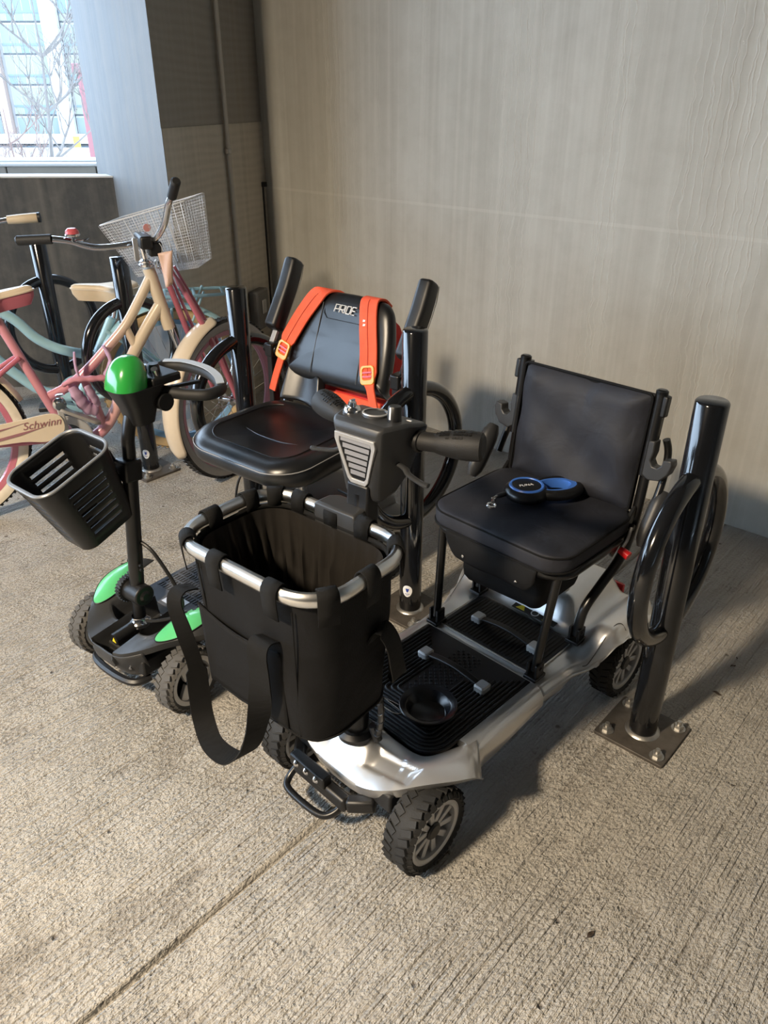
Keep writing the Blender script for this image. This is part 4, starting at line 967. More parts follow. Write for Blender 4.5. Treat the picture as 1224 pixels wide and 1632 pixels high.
# ------------------------------------------------ red backpack hung over the backrest
bp = thing('backpack', 'red orange backpack hanging behind the seat, its shoulder straps over the backrest', 'backpack', (GO[0], GO[1], 0), GH)
def onback(x, y, lift=.040): return GBM @ Vector((x, y, lift + .35 * x * x))
def strap(xs, name='shoulder_strap'):
    pts = [];
    for x, y, l in xs: pts.append(onback(x, y, l))
    P = cr(pts, 7); n = len(P); W = [.064 if i < n * .56 else max(.028, .064 - (i - n * .56) * .005) for i in range(n)]
    b = MB(); b.ribbon(P, (1, 0, 0), W, .008); o = b.build(name, MT['orange'], bp, ang=60, bevel=.002)
    b = MB()
    nz_ = GBM.to_3x3() @ Vector((0, 0, 1))
    b.tube([p + nz_ * .0048 for p in P[int(n*.15):int(n*.62)]], .0011, 4); b.build('strap_seam', mat('dark_strap_seam', (.35, .03, .015), .8), o)
    return o, P
def buckle(P, x, y, o, ang):
    c = onback(x, y, .050); M = GBM.copy(); M.translation = c; M = M @ rotz(R(ang))
    b = MB(M); q = rrect(.052, .058, .012, 4); b.loft([[(a, c_, -.004) for a, c_ in q], [(a, c_, .004) for a, c_ in q], [(a * .68, c_ * .62 + .004, .004) for a, c_ in q], [(a * .68, c_ * .62 + .004, -.004) for a, c_ in q], [(a, c_, -.004) for a, c_ in q]], False); k = b.build('buckle', MT['yellow'], o, bevel=.0015)
    b = MB(M); b.box((0, .008, .001), (.034, .005, .006)); b.box((0, -.004, .001), (.034, .005, .006)); b.build('buckle_bar', MT['redp'], k)
o, P = strap([(-.085, .262, -.045), (-.095, .276, -.004), (-.110, .262, .034), (-.150, .200, .040), (-.186, .125, .042), (-.200, .085, .044), (-.208, .045, .044), (-.222, -.02, .040), (-.232, -.075, .035)])
buckle(P, -.204, .062, o, -14)
o, P = strap([(.085, .262, -.045), (.088, .276, -.004), (.092, .262, .036), (.108, .195, .042), (.130, .125, .044), (.148, .060, .046), (.165, .020, .046), (.200, -.05, .040), (.235, -.12, .02), (.25, -.16, -.01)])
buckle(P, .150, .050, o, 14)
b = MB()
for k, (dx, dy) in enumerate(((.092, .205), (.095, .193), (.098, .181))):          # three small white marks, too small to read
    fm_ = frame(onback(dx, dy, .0468), GBM.to_3x3() @ Vector((1, .15, 0)), GBM.to_3x3() @ Vector((-.15, 1, 0))); b.prism([(-.005, -.004), (.004, -.0035), (.005, .003), (0, .0015), (-.003, .004)], 0, .0006, fm_)
b.build('strap_print', MT['white'], o)
rings = []
for k, (y, w_, d_) in enumerate(((-.19, .24, .10), (-.16, .29, .15), (-.05, .31, .17), (.08, .30, .16), (.19, .24, .12), (.235, .16, .06))):
    rings.append([(x + .004 * sin(k * 2 + x * 30), y + .02 * 0, z + .005 * sin(x * 40 + k)) for x, z in rrect(w_, d_, min(w_, d_) * .35, 6)])
b = MB(GBM @ trs(-.01, 0, -.125)); b.loft([[(x, y, z) for x, y, z in r] for r in rings]); b.build('bag', MT['red'], bp, ang=60, sub=1)
b = MB(GBM @ trs(-.01, 0, -.035)); b.box((.03, -.085, -.004), (.26, .10, .012)); b.build('lumbar_panel', MT['orange'], bp, bevel=.006)
# ================================================================ bicycles
def paint_fade(name, x0, x1, ca, cb, rough=.25):
    """paint that fades along the frame (object x)"""
    t = NT(name); sp = t.n('ShaderNodeSeparateXYZ'); t.l(t.coord(), sp.inputs[0]); mr = t.n('ShaderNodeMapRange'); mr.inputs[1].default_value = x0; mr.inputs[2].default_value = x1; t.l(sp.outputs[0], mr.inputs[0])
    t.l(t.mix(mr.outputs[0], ca, cb), t.b.inputs['Base Color']); t.b.inputs['Roughness'].default_value = rough; t.b.inputs['Coat Weight'].default_value = .4; return t.m
PK = (.58, .25, .30); CRM = (.62, .52, .39)
MT['pinkfade'] = paint_fade('cream_to_pink_paint', -.52, -.34, PK, CRM)
MT['pink'] = mat('pink_paint', (.44, .13, .18), .25, 0, .08, 30, coat=.4)
MT['cream'] = mat('cream_paint', (.66, .56, .43), .3, 0, .06, 25, coat=.3)
MT['purple'] = mat('mauve_rim_paint', (.42, .20, .27), .35)
MT['aqua'] = mat('aqua_paint', (.30, .50, .57), .28, 0, .08, 30, coat=.4)
MT['rimblue'] = mat('blue_rim_paint', (.16, .30, .44), .35)
MT['tan'] = mat('tan_tyre_rubber', (.46, .33, .17), .75, 0, .15, 50, .2, 200)
MT['creamrub'] = mat('cream_tyre_wall', (.60, .54, .44), .75, 0, .1, 50)
MT['greyrub'] = mat('grey_tyre_wall', (.30, .29, .28), .75, 0, .1, 50)
MT['vinyl'] = mat('cream_vinyl', (.62, .50, .34), .45, 0, .08, 30)
MT['wire'] = mat('white_wire', (.62, .63, .65), .45, .2)
def bike_wheel(parent, c, r, M3, tread_m, wall_m, rim_m, hub_m):
    """axle along local y of M3"""
    M = trs(*c) @ M3.to_4x4(); w_ = .026
    b = MB(M); b.lathe([(r - .024, -w_*.85), (r - .010, -w_*.95), (r - .003, -w_*.6), (r, 0), (r - .003, w_*.6), (r - .010, w_*.95), (r - .024, w_*.85)], 64, YAX); ty = b.build('wheel', tread_m, parent, ang=50)
    b = MB(M)
    for k in range(90):
        for s in (-1, 1): b.add(*boxv(.010, .018, .003), Matrix.Rotation(2*PI*(k + .5*(s > 0))/90, 4, 'Y') @ trs(0, s * .011, r) @ rotz(R(20 * s)))
    b.build('tread', tread_m, ty, kind='stuff')
    for s in (-1, 1):
        b = MB(M); b.lathe([(r - .046, s*w_*.55), (r - .036, s*w_*.88), (r - .022, s*w_*.98), (r - .011, s*w_*.97)], 64, YAX); b.build('side_wall', wall_m, ty, ang=60)
    b = MB(M); b.lathe([(r - .046, -w_*.62), (r - .066, -w_*.40), (r - .070, 0), (r - .066, w_*.40), (r - .046, w_*.62), (r - .05, 0), (r - .046, -w_*.62)], 64, YAX); b.build('rim', rim_m, ty, ang=40)
    b = MB(M)
    for k in range(28):
        a = 2 * PI * k / 28; s = 1 if k % 2 else -1; a2 = a + (.55 if (k // 2) % 2 else -.55)
        b.tube([(.018 * cos(a2), s * .030, .018 * sin(a2)), ((r - .066) * cos(a), 0, (r - .066) * sin(a))], .0011, 4)
    b.build('spokes', MT['chrome'], ty, kind='stuff')
    b = MB(M); b.tube([(0, -.05, 0), (0, .05, 0)], .013, 12); b.lathe([(.013, -.032), (.024, -.031), (.024, -.027), (.013, -.026)], 16, YAX); b.lathe([(.013, .026), (.024, .027), (.024, .031), (.013, .032)], 16, YAX); b.build('hub', hub_m, ty)
    return ty
def fender(parent, c, r, M3, a0, a1, m, w_=.034, name='fender'):
    M = trs(*c) @ M3.to_4x4(); b = MB(M); n = 40
    def fn(i, j):
        a = R(a0 + (a1 - a0) * j); q = (i - .5) * 2; rr = r + .012 - .016 * q * q; k = 1.0
        e = min(j, 1 - j) * n
        if e < 2: k = .55 + .45 * sin(min(1, e / 2) * PI / 2)
        return (rr * cos(a), q * w_ * k, rr * sin(a))
    b.grid(fn, 10, n); return b.build(name, m, parent, ang=70, solid=.0025)
def saddle(parent, c, top_m, side_m, length=.27, wid=.20, ang=0):
    M = trs(*c) @ Matrix.Rotation(R(ang), 4, 'Y'); rings = []
    N = 14
    for z, ins in ((-.055, .35), (-.030, .08), (-.008, .0), (.004, .05), (.010, .22), (.011, .5)):
        ring = []
        for k in range(40):
            a = 2 * PI * k / 40; x = cos(a); y = sin(a); hw = .030 + (wid / 2 - .030) * sm(.35, -.75, x) if False else .030 + (wid / 2 - .030) * (1 - sm(-.55, .25, x))
            ring.append((x * length / 2 * (1 - ins * .5), y * hw * (1 - ins), z + .012 * (x < -.5) * (z > -.01)))
        rings.append(ring)
    b = MB(M); b.loft(rings[2:]); so = b.build('saddle', top_m, parent, ang=60)
    b = MB(M); b.loft(rings[:3]); b.build('saddle_skirt', side_m, so, ang=60)
    b = MB(M); b.tube([(x, y, z + .001) for x, y, z in rings[2]], .004, 6, closed=True, up=(0, 0, 1)); b.build('saddle_piping', MT['cream'], so)
    return so
# ------------------------------------------------ pink and cream cruiser
PH = math.degrees(math.atan2(.903, .43))                       # heading
pb = thing('bicycle', 'pink and cream cruiser bicycle with chrome handlebar and white wire basket', 'bicycle', (-.65, 3.04, 0), PH - 90)
PI3 = Matrix.Identity(3); ST = Matrix.Rotation(R(36), 3, 'Z')
bike_wheel(pb, (0, 0, .335), .333, ST, MT['rubber'], MT['greyrub'], MT['purple'], MT['chrome'])
bike_wheel(pb, (-1.10, 0, .335), .333, PI3, MT['rubber'], MT['creamrub'], MT['pink'], MT['chrome'])
fender(pb, (0, 0, .335), .345, ST, 98, 204, MT['cream'], .042)
fender(pb, (-1.10, 0, .335), .345, PI3, 20, 200, MT['cream'])
b = MB(); b.tube([(-.246, 0, .885), (-.200, 0, .655)], .023, 18); fr = b.build('head_tube', MT['pinkfade'], pb)
def tube_part(name, pts, r, m, n=6): b = MB(); b.tube(cr([(x, y, z) for x, y, z in pts], n), r, 14); return b.build(name, m, pb)
tube_part('top_tube', [(-.240, 0, .860), (-.295, 0, .775), (-.360, 0, .685), (-.441, 0, .607), (-.522, 0, .535), (-.599, 0, .482), (-.675, 0, .452)], .0185, MT['pinkfade'])
tube_part('down_tube', [(-.216, 0, .755), (-.280, 0, .672), (-.350, 0, .570), (-.406, 0, .465), (-.445, 0, .368), (-.506, 0, .290), (-.570, 0, .262), (-.640, 0, .275)], .0225, MT['pinkfade'])
tube_part('frame_brace', [(-.363, 0, .685), (-.336, 0, .600)], .015, MT['pinkfade'])
tube_part('frame_brace', [(-.545, 0, .515), (-.500, 0, .310)], .016, MT['pinkfade'])
tube_part('seat_tube', [(-.790, 0, .755), (-.640, 0, .300)], .0165, MT['pinkfade'])
for s in (-1, 1):
    tube_part('chain_stay', [(-.64, s * .03, .29), (-.78, s * .045, .30), (-1.10, s * .06, .335)], .010, MT['pink'])
    tube_part('seat_stay', [(-.745, s * .02, .615), (-.86, s * .045, .54), (-1.10, s * .06, .335)], .009, MT['pink'])
b = MB(); b.tube([(-.64, -.05, .29), (-.64, .05, .29)], .024, 16); b.build('bottom_bracket', MT['pink'], pb)
b = MB(); b.tube([(-.795, 0, .745), (-.80, 0, .79)], .012, 12); b.build('seat_post', MT['chrome'], pb)
saddle(pb, (-.785, 0, .835), MT['cream'], mat('rose_vinyl', (.42, .12, .16), .5), .27, .20, -8)
# springs under the saddle, crank, pedals, chain guard
for s in (-1, 1):
    b = MB(); b.tube([(-.84 + .012 * cos(a), s * .045 + .012 * sin(a), .745 + .0022 * a) for a in [k * .45 for k in range(60)]], .0025, 5); b.build('saddle_spring', MT['chrome'], pb)
b = MB(); b.lathe([(.060, -.003), (.088, -.003), (.092, 0), (.088, .003), (.060, .003)], 40, trs(-.64, -.045, .29) @ YAX); b.lathe([(.012, -.003), (.03, -.003), (.03, .003), (.012, .003)], 16, trs(-.64, -.045, .29) @ YAX)
for k in range(5): b.add(*boxv(.014, .004, .07), trs(-.64, -.045, .29) @ Matrix.Rotation(2*PI*k/5, 4, 'Y') @ trs(0, 0, .045))
b.build('chainring', MT['alloy'], pb)
b = MB(); b.beam((-.64, -.075, .29), (-.652, -.088, .462), .016, .022, up=(1, 0, 0)); b.build('crank_arm', MT['alloy'], pb, bevel=.004)
pd = [(-.09, -.032), (-.085, .032), (.06, .045), (.10, .02), (.10, -.03), (.05, -.045)]
b = MB(); b.prism(rrect(.16, .075, .03), -.006, .006, frame((-.590, -.125, .405), (.86, -.05, -.50), (.0, -1, .15))); b.build('pedal', mat('clear_grey_plastic', (.26, .25, .24), .3), pb, bevel=.003)
b = MB(); b.tube([(-.648, -.09, .458), (-.648, -.15, .458)], .016, 12); b.lathe([(.016, -.02), (.024, -.018), (.024, .0), (.016, .002)], 14, trs(-.648, -.11, .458) @ YAX); b.lathe([(.0, .004), (.012, .004), (.018, 0)], 12, trs(-.640, -.10, .485)); b.build('pedal_axle', MT['chrome'], pb)
cg = [(-.655, .405), (-.70, .418), (-.80, .408), (-.95, .398), (-1.10, .385), (-1.10, .315), (-.95, .325), (-.80, .325), (-.72, .312), (-.668, .325), (-.645, .360)]
b = MB(); b.prism([(x, z) for x, z in [(p.x, p.y) for p in cr([(x, z, 0) for x, z in cg], 4, closed=True)]], -.003, .003, frame((0, -.095, 0), (1, 0, 0), (0, 0, 1))); gd = b.build('chain_guard', MT['cream'], pb, bevel=.001)
b = MB()
for q in ([(-1.05, .372), (-.93, .378), (-.83, .389), (-.775, .398), (-.84, .384), (-.93, .366), (-1.05, .350)], [(-1.05, .335), (-.93, .345), (-.80, .362), (-.715, .372), (-.80, .352), (-.90, .338), (-1.05, .326)]):
    b.prism(q, -.001, .001, frame((0, -.0990, 0), (1, 0, 0), (0, 0, 1)))
b.build('guard_stripe', mat('mauve_print', (.30, .14, .16), .5), gd)
text('brand_print', 'Schwinn', .040, mat('mauve_lettering', (.28, .12, .13), .5), gd, frame((-.722, -.0995, .384), (1, 0, .02), (0, 0, 1)), .0003, .35)
# fork in the steered direction
SM = ST.to_4x4()
PW = Matrix.Translation((-.65, 3.04, 0)) @ rotz(-R(PH - 90)); PWI = PW.inverted()
def w2p(p): return PWI @ Vector(p)
lat = ST @ Vector((0, 1, 0)); fwd = ST @ Vector((1, 0, 0)); ax = Vector((0, 0, .335)); tp = w2p((-.805, 2.925, .892))
for s in (-1, 1):
    b = MB(); b.tube(cr([tp + lat * .020 * s, tp * .72 + ax * .28 + lat * .040 * s + Vector((0, 0, .01)), tp * .4 + ax * .6 + lat * .055 * s + Vector((0, 0, .006)), ax + lat * .055 * s], 6), [.006] * 3 + [.0115] * 12 + [.010] * 4, 12); b.build('fork_leg', MT['pink'], pb)
    b = MB(); b.tube([tp + lat * .020 * s + fwd * .022, tp * .5 + ax * .5 + lat * .050 * s + fwd * .038, ax + lat * .052 * s + fwd * .012], [.005, .007, .006], 10); b.build('truss_rod', MT['pink'], pb)
b = MB(); b.tube([(-.198, 0, .665), (-.170, 0, .565)], .013, 12); b.build('steerer', MT['chrome'], pb)
b = MB(); b.lathe([(.014, -.014), (.030, -.010), (.030, -.004), (.024, 0), (.030, .004), (.030, .010), (.014, .016)], 18, trs(-.250, 0, .903)); b.build('headset', MT['chrome'], pb)
b = MB(); b.tube([(-.250, 0, .90), (-.262, 0, .985)], .0115, 14); b.beam((-.262, 0, .975), (-.235, .015, .995), .030, .035); b.build('stem', MT['chrome'], pb, bevel=.004)
c0 = w2p((-.850, 2.925, .905)); ad = (tp - c0).normalized(); au = Vector((0, 0, 1)); av = ad.cross(au)
b = MB(); b.tube([c0 + ad * (.012 + .0012 * k) + (au * cos(k * .75) + av * sin(k * .75)) * .013 for k in range(44)], .0032, 6); b.build('fork_spring', MT['chrome'], pb)
# handlebar: points are in the ground frame, brought into the bicycle's own frame
left = [(-.858, 2.935, .985), (-.933, 2.90, .972), (-1.03, 2.86, .970), (-1.10, 2.82, .998), (-1.150, 2.79, 1.010), (-1.265, 2.78, 1.006)]
right = [(-.858, 2.935, .985), (-.810, 2.86, 1.000), (-.755, 2.80, 1.060), (-.722, 2.76, 1.128), (-.700, 2.73, 1.155), (-.665, 2.66, 1.205)]
hb = MB(); hb.tube(cr([w2p(p) for p in left[::-1][1:] + right[1:-1]], 7), .0112, 14); ho = hb.build('handlebar', MT['chrome'], pb)
for q in (left, right):
    b = MB(); b.tube([w2p(q[-2]), w2p(q[-1])], .0165, 16); b.tube([w2p(q[-1]), w2p(q[-1]) + (w2p(q[-1]) - w2p(q[-2])).normalized() * .006], [.0165, .011], 16); b.build('grip', MT['blackm'], ho)
b = MB(); c = w2p((-.870, 2.915, .985)); b.box(c, (.045, .13, .045)); b.box(c + Vector((.03, -.03, -.025)), (.05, .05, .05)); b.build('basket_bracket', MT['black'], pb, bevel=.008)
b = MB(); b.beam(c + Vector((-.04, -.06, .02)), c + Vector((-.04, -.055, -.06)), .018, .01); b.build('bracket_lever', MT['alu'], pb, bevel=.003)
bl = w2p((-1.085, 2.815, 1.022)); b = MB(); b.lathe([(.0001, .022), (.014, .020), (.022, .012), (.024, .0), (.021, -.004)], 20, trs(*bl)); be = b.build('bell', mat('rose_bell', (.55, .10, .12), .3), pb)
b = MB(); b.lathe([(.024, -.006), (.026, -.002), (.024, .002)], 20, trs(*bl)); b.tube([bl + Vector((0, 0, -.004)), bl + Vector((0, 0, -.026))], .007, 8); b.tube(cr([bl + Vector((.01, 0, -.02)), bl + Vector((.03, -.02, -.02)), bl + Vector((.05, -.02, -.012))], 4), .0025, 6); b.build('bell_base', MT['chrome'], be)
# wire basket
rimc = [(-1.055, 3.00, 1.022), (-.730, 2.985, 1.108), (-.690, 3.175, 1.118), (-1.015, 3.205, 1.030)]
botc = [(-.945, 3.02, .835), (-.705, 3.005, .872), (-.682, 3.155, .880), (-.920, 3.175, .842)]
Rm = [w2p(p) for p in rimc]; Bo = [w2p(p) for p in botc]
bs = MB(); bs.tube(sum([[Rm[i] + (Rm[(i+1) % 4] - Rm[i]) * t for t in (.06, .35, .65, .94)] for i in range(4)], []), .0030, 8, closed=True, up=(0, 0, 1)); bo_ = bs.build('wire_basket', MT['wire'], pb)
b = MB()
for i in range(4):
    r0, r1, b0, b1 = Rm[i], Rm[(i+1) % 4], Bo[i], Bo[(i+1) % 4]; n = 30 if i % 2 == 0 else 18
    for k in range(n + 1): b.tube([r0 + (r1 - r0) * k / n, b0 + (b1 - b0) * k / n], .0008, 4, cap=False)
    for k in range(1, 23): b.tube([r0 + (b0 - r0) * k / 22, r1 + (b1 - r1) * k / 22], .0008, 4, cap=False)
for k in range(25): b.tube([Bo[0] + (Bo[1] - Bo[0]) * k / 24, Bo[3] + (Bo[2] - Bo[3]) * k / 24], .0008, 4, cap=False)
for k in range(15): b.tube([Bo[0] + (Bo[3] - Bo[0]) * k / 14, Bo[1] + (Bo[2] - Bo[1]) * k / 14], .0008, 4, cap=False)
b.build('basket_mesh', MT['wire'], bo_, kind='stuff')
for i in (0, 2):
    for t in (.30, .40, .70, .78):
        b = MB(); b.tube([Rm[i] + (Rm[i+1] - Rm[i]) * t, Bo[i] + (Bo[(i+1) % 4] - Bo[i]) * t], .0022, 6); b.build('basket_rib', MT['wire'], bo_)
b = MB(); p = Rm[0] + (Rm[1] - Rm[0]) * .47 + (Bo[0] - Rm[0]) * .24; b.lathe([(.0001, .004), (.014, .004), (.014, 0)], 20, trs(*p) @ Matrix.Rotation(R(90), 4, 'X') ); b.build('basket_badge', mat('rose_badge', (.55, .25, .24), .5), bo_)
# ribbons and ties on the bicycle
rb1 = thing('fabric_tie', 'pale peach plastic tag hanging from the pink bicycle handlebar', 'tag', (-.800, 2.86, .86))
b = MB(); b.grid(lambda i, j: (-.008 + .055 * i * (1 - .5 * j) + .012 * j, -.006 + .006 * sin(i * 5 + j * 3), .09 - .12 * j + .012 * i), 6, 10); b.build('film', mat('peach_film', (.62, .42, .33), .4), rb1, solid=.0012)
b = MB(); b.tube(cr([(.0, 0, .125), (.008, 0, .11), (.005, 0, .088)], 4), .0012, 5); b.build('string', MT['wire'], rb1)
sc1 = thing('cloth_lock_cover', 'lilac and pink knotted cloth wrapped round the pink bicycle frame', 'cloth', tuple(PW @ Vector((-.56, 0, .49))), PH - 90)
MT['lilac'] = mat('lilac_cloth', (.46, .30, .44), .8, 0, .25, 18, .5, 60)
for pts, wv in (([(-.06, -.04, .01), (-.02, -.055, .03), (.04, -.055, .025), (.10, -.045, .02), (.15, -.02, .03)], .045), ([(-.03, -.045, .0), (-.015, -.06, -.04), (.01, -.055, -.085), (.045, -.045, -.10)], .055), ([(.02, -.05, .0), (.035, -.06, -.04), (.05, -.055, -.08)], .04), ([(.0, -.05, .03), (-.005, -.05, .08), (.0, -.045, .13)], .022), ([(.09, -.05, .03), (.12, -.045, .08), (.105, -.04, .14)], .03)):
    b = MB(); P = cr(pts, 6); b.tube(P, [wv * .5 * (1 - .35 * abs(2 * k / (len(P) - 1) - 1) ** 3) * (1 + .12 * sin(k * 1.7)) for k in range(len(P))], 10, flat=.5); b.build('fold', MT['lilac'] if wv != .045 else mat('rose_cloth', (.52, .22, .28), .8, 0, .2, 20, .4, 60), sc1, ang=80)
# ------------------------------------------------ blue cruiser behind
BH = math.degrees(math.atan2(-.965, -.262))
bb = thing('bicycle', 'light blue cruiser bicycle with tan tyres, rear rack and tan saddle', 'bicycle', (-.930, 3.310, 0), BH - 90)
bike_wheel(bb, (0, 0, .325), .322, PI3, MT['tan'], MT['tan'], MT['rimblue'], MT['chrome'])
bike_wheel(bb, (1.09, 0, .325), .322, PI3, MT['tan'], MT['tan'], MT['rimblue'], MT['chrome'])
fender(bb, (0, 0, .325), .335, PI3, 25, 182, MT['aqua'], .036); fender(bb, (1.09, 0, .325), .335, PI3, 40, 200, MT['aqua'], .036)
def btube(name, pts, r, m=None): b = MB(); b.tube(cr(pts, 6), r, 14); return b.build(name, m or MT['aqua'], bb)
btube('head_tube', [(.90, 0, .62), (.86, 0, .80)], .022)
btube('top_tube', [(.875, 0, .74), (.74, 0, .715), (.617, 0, .645), (.545, 0, .560), (.47, 0, .508), (.38, 0, .478), (.27, 0, .455)], .021)
btube('down_tube', [(.89, 0, .66), (.78, 0, .56), (.66, 0, .42), (.55, 0, .32), (.42, 0, .285)], .022)
btube('seat_tube', [(.42, 0, .28), (.23, 0, .62)], .019)
for s in (-1, 1):
    btube('chain_stay', [(.42, s*.03, .285), (.25, s*.045, .30), (0, s*.06, .325)], .010); btube('seat_stay', [(.26, s*.02, .57), (.12, s*.045, .46), (0, s*.06, .325)], .009)
    btube('fork_leg', [(.905, s*.03, .61), (.97, s*.05, .50), (1.09, s*.05, .325)], .012)
    btube('rack_stay', [(0, s*.068, .335), (-.02, s*.068, .66)], .006); btube('rack_stay', [(-.10, s*.068, .60), (-.16, s*.06, .72)], .005)
    btube('rack_rail', [(.20, s*.05, .690), (.05, s*.068, .705), (-.20, s*.068, .705), (-.30, s*.045, .705)], .007)
for x in (.12, .0, -.12, -.24): btube('rack_bar', [(x, -.066, .705), (x, .066, .705)], .007)
btube('rack_end', [(-.30, -.045, .705), (-.315, 0, .705), (-.30, .045, .705)], .007)
b = MB(); b.tube([(.22, 0, .62), (.195, 0, .70)], .012, 12); b.build('seat_post', MT['chrome'], bb)
saddle(bb, (.235, 0, .748), MT['vinyl'], MT['vinyl'], .27, .21, -4)
b = MB(); b.tube([(.42, -.05, .285), (.42, .05, .285)], .022, 14); b.build('bottom_bracket', MT['aqua'], bb)
b = MB(); b.tube([(.86, 0, .80), (.85, 0, .93)], .011, 12); b.build('stem', MT['chrome'], bb)
hbp = [(.74, .36, .992), (.86, .33, .985), (.90, .26, .965), (.89, .14, .945), (.85, 0, .935), (.83, -.14, .945), (.72, -.26, .965), (.60, -.29, .985), (.47, -.285, .992)]
hbp = [(x, y, z) for x, y, z in hbp]
b = MB(); b.tube(cr(hbp, 6), .011, 12); bh = b.build('handlebar', MT['chrome'], bb)
for s in (0, -1):
    p0, p1 = (Vector(hbp[1]), Vector(hbp[0])) if s == 0 else (Vector(hbp[-2]), Vector(hbp[-1]))
    b = MB(); b.tube([p0, p0 + (p1 - p0) * .3, p0 + (p1 - p0) * .9, p1], [.017, .019, .020, .013], 16); g_ = b.build('grip', MT['vinyl'], bh)
    b = MB(); b.tube([p0 + (p1 - p0) * .93 + Vector((0, 0, 0)), p0 + (p1 - p0) * 1.01], [.0205, .0205], 16); b.build('grip_end', MT['black'], g_)
b = MB(); b.lathe([(.055, -.003), (.085, -.003), (.085, .003), (.055, .003)], 32, trs(.42, -.045, .285) @ YAX); b.build('chainring', MT['aqua'], bb)
b = MB(); b.beam((.42, -.07, .285), (.56, -.08, .21), .016, .02); b.build('crank_arm', MT['chrome'], bb, bevel=.003)
b = MB(); b.box((.565, -.125, .21), (.09, .08, .022)); b.build('pedal', MT['black'], bb, bevel=.005)
# ================================================================ outside, beyond the parapet
GRD = mat('street_paving', (.30, .29, .28), .9, 0, .1, 1)
b = MB(); b.box((-20, 60, -4.1), (140, 100, .2)); strct(b.build('ground', GRD))
lw_ = thing('low_wall', 'pale stone balustrade with white coping beyond the concrete parapet', 'wall', (-4.2, 6.3, 0), -2)
STN = mat('pale_stone', (.27, .255, .23), .85, 0, .15, 6, .3, 30); WHT = mat('white_coping', (.42, .42, .42), .7)
for k in range(9):
    b = MB(); b.box((-2.9 + k * .66, 0, .53), (.652, .22, .90)); b.build('stone_block', STN, lw_, bevel=.006)
b = MB(); b.box((0, -.01, .993), (6.4, .27, .026)); b.build('coping', WHT, lw_, bevel=.008)
b = MB(); b.box((0, .02, 1.016), (6.4, .20, .02)); b.build('coping_rail', WHT, lw_, bevel=.008)
b = MB(); b.box((0, 0, -2.0), (6.4, .2, 4.1)); b.build('footing', STN, lw_)
# office building across the street
ob_ = thing('office_building', 'white office building with bands of pale green windows across the street', 'building', (-37, 100, -4))
PIER = mat('white_facade_panel', (.36, .355, .35), .8, 0, .05, .5); PINKC = mat('rosy_stone_pier', (.30, .23, .20), .8, 0, .1, .5)
b = MB(); b.box((-6, 3.2, 12), (58, 6, 34)); b.build('core_wall', PIER, ob_)
GL = [mat('green_glass_a', (.13, .16, .15), .15, 0, .1, .3), mat('green_glass_b', (.16, .17, .12), .15, 0, .1, .3), mat('green_glass_c', (.10, .14, .16), .15, 0, .1, .3)]
SPN = mat('blue_spandrel', (.10, .14, .17), .4); MUL = mat('white_mullion', (.32, .33, .33), .6); DRK = mat('dark_transom', (.03, .035, .04), .6)
FZ = [-3.75, -.7, 2.35, 5.35, 8.4]
for bx_ in (-30.3, -23.45, -16.6, -9.7, -2.95, 3.9, 10.7):
    for i, fz in enumerate(FZ):
        z0 = fz + 4
        b = MB(); b.box((bx_, -.02, z0 + 1.52), (4.9, .3, 3.02)); wn_ = b.build('window', MUL, ob_)
        for k in range(5):
            x = bx_ - 1.94 + k * .97; g1 = GL[min(2, (0, 1, 1, 0, 2)[i])]
            b = MB(); b.box((x, -.16, z0 + 1.95), (.88, .08, 1.78)); b.build('pane', g1, wn_)
            b = MB(); b.box((x, -.16, z0 + .50), (.88, .08, .74)); b.build('lower_pane', GL[(i + k) % 3], wn_)
        b = MB(); b.box((bx_, -.22, z0 + .06), (5.0, .14, .13)); b.build('transom', DRK, wn_)
        b = MB(); b.box((bx_, -.20, z0 + .96), (4.9, .10, .22)); b.build('spandrel', SPN, wn_)
for x, m in ((-26.9, PIER), (-20.0, PIER), (-13.2, PIER), (-6.35, PINKC), (.45, PIER), (7.3, PIER)):
    b = MB(); b.box((x, -.45, 14), (1.75 if m is PIER else 1.0, .9, 27)); b.build('pier', m, ob_)
b = MB(); b.box((0, -.5, .9), (46, 1.0, 1.0)); b.build('base_band', PIER, ob_)
for k in range(14):
    b = MB(); b.box((-20 + k * 3.1, -.3, -1.6), (2.4, .3, 3.4)); b.build('shopfront', SPN if k % 2 else MT['greyp'], ob_)
# maroon gate post and cross beam
mp = thing('maroon_post', 'tall maroon steel post standing in front of the white office building', 'post', (-8.92, 26, -4))
MAR = mat('maroon_steel', (.17, .06, .065), .5)
b = MB(); b.box((0, 0, 3.0), (.17, .17, 6.0)); b.build('shaft', MAR, mp, bevel=.02)
b = MB(); b.box((-.05, 0, 6.12), (.30, .3, .26)); b.build('cap', MAR, mp, bevel=.03)
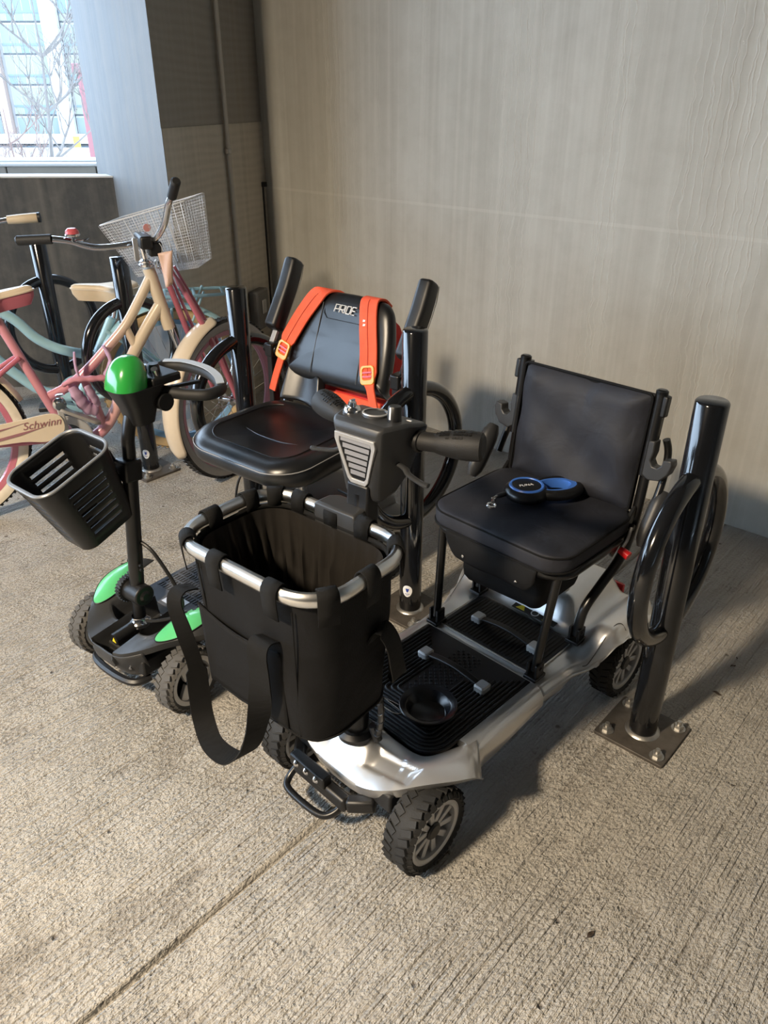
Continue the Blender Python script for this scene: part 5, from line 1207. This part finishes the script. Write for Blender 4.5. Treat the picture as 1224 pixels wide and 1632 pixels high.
# bare trees
def bare_tree(x, y, z, h, label, m, seed, spread=1.0, n0=9):
    rnd = random.Random(seed); t = thing('bare_tree', label, 'tree', (x, y, z)); tr = MB(); br = MB(); tw = MB()
    pts = [Vector((0, 0, 0))]
    for k in range(8): pts.append(pts[-1] + Vector((rnd.uniform(-.1, .1), rnd.uniform(-.1, .1), h / 8)))
    tr.tube(pts, [h * .012 * (1 - .11 * k) for k in range(9)], 8)
    def grow(mb, p, d, L, r, lev):
        q = [p]
        for k in range(4):
            d = (d + Vector((rnd.uniform(-.25, .25), rnd.uniform(-.25, .25), rnd.uniform(-.05, .28)))).normalized(); q.append(q[-1] + d * L / 4)
        mb.tube(q, [r * (1 - .18 * k) for k in range(5)], 4, cap=False)
        if lev > 0:
            for k in range(4):
                a = q[1 + rnd.randrange(4)]; e = (d + Vector((rnd.uniform(-1, 1), rnd.uniform(-1, 1), rnd.uniform(-.3, .7))) * .9).normalized(); grow(tw if lev <= 2 else br, a, e, L * .62, r * .55, lev - 1)
    for k in range(n0):
        i = 2 + rnd.randrange(6); a = rnd.uniform(0, 2 * PI); grow(br, pts[i], Vector((cos(a) * spread, sin(a) * spread, .7)).normalized(), h * .22 * (1.25 - i * .08), h * .0048, 3)
    tr.build('trunk', m, t); br.build('branches', m, t, kind='stuff'); tw.build('twigs', m, t, kind='stuff')
BRK = mat('pale_bark', (.13, .115, .105), .9, 0, .3, 10); BRK2 = mat('reddish_twigs', (.15, .10, .085), .9, 0, .3, 10)
bare_tree(-6.0, 15.8, -4, 6.9, 'slender bare tree in front of the white office building', BRK, 3)
bare_tree(-7.6, 17.5, -4, 5.2, 'low bushy bare tree with reddish twigs beside the slender bare tree', BRK2, 11, 1.4, 16)
sgn = thing('street_sign', 'small yellow street sign on a thin post beyond the balustrade', 'sign', (-7.55, 21, -4))
b = MB(); b.tube([(0, 0, 0), (0, 0, 4.5)], .03, 8); b.build('pole', MT['steel'], sgn)
b = MB(); b.box((0, -.04, 4.42), (.16, .02, .24)); b.build('plate', mat('yellow_sign', (.42, .27, .03), .5), sgn)
# dry leaf scraps on the floor by the right rack
for i, (x, y, r_) in enumerate(((1.005, 1.735, 20), (.915, 1.62, -35), (1.03, 1.77, 70), (.405, .93, 40), (.83, 1.30, 10))):
    b = MB(trs(0, 0, .0)); L = (.020, .024, .014, .024, .008)[i]
    b.grid(lambda u, v: ((u - .5) * L, (v - .5) * L * .4 * (1.05 - (2*u - 1) ** 2), .0025 + .003 * abs(v - .5) + .002 * sin(u * 6)), 8, 4); o = b.build('leaf_scrap', mat('dry_leaf', (.05, .035, .025), .8), None, ang=80, solid=.0008)
    o.location = (x, y, .0005); o.rotation_euler = (0, 0, R(r_)); tag(o, ('dark dry leaf scrap in the shadow of the right rack, larger of two lying together', 'thin dark leaf scrap on the floor behind the right rack base plate', 'small dark leaf crumb beside the larger leaf scrap in the rack shadow', 'curled dark leaf thread alone on open floor beyond the silver front wheel', 'tiny dark crumb on bare floor in front of the right rack base plate')[i], 'leaf', 'leaf scraps on the floor')
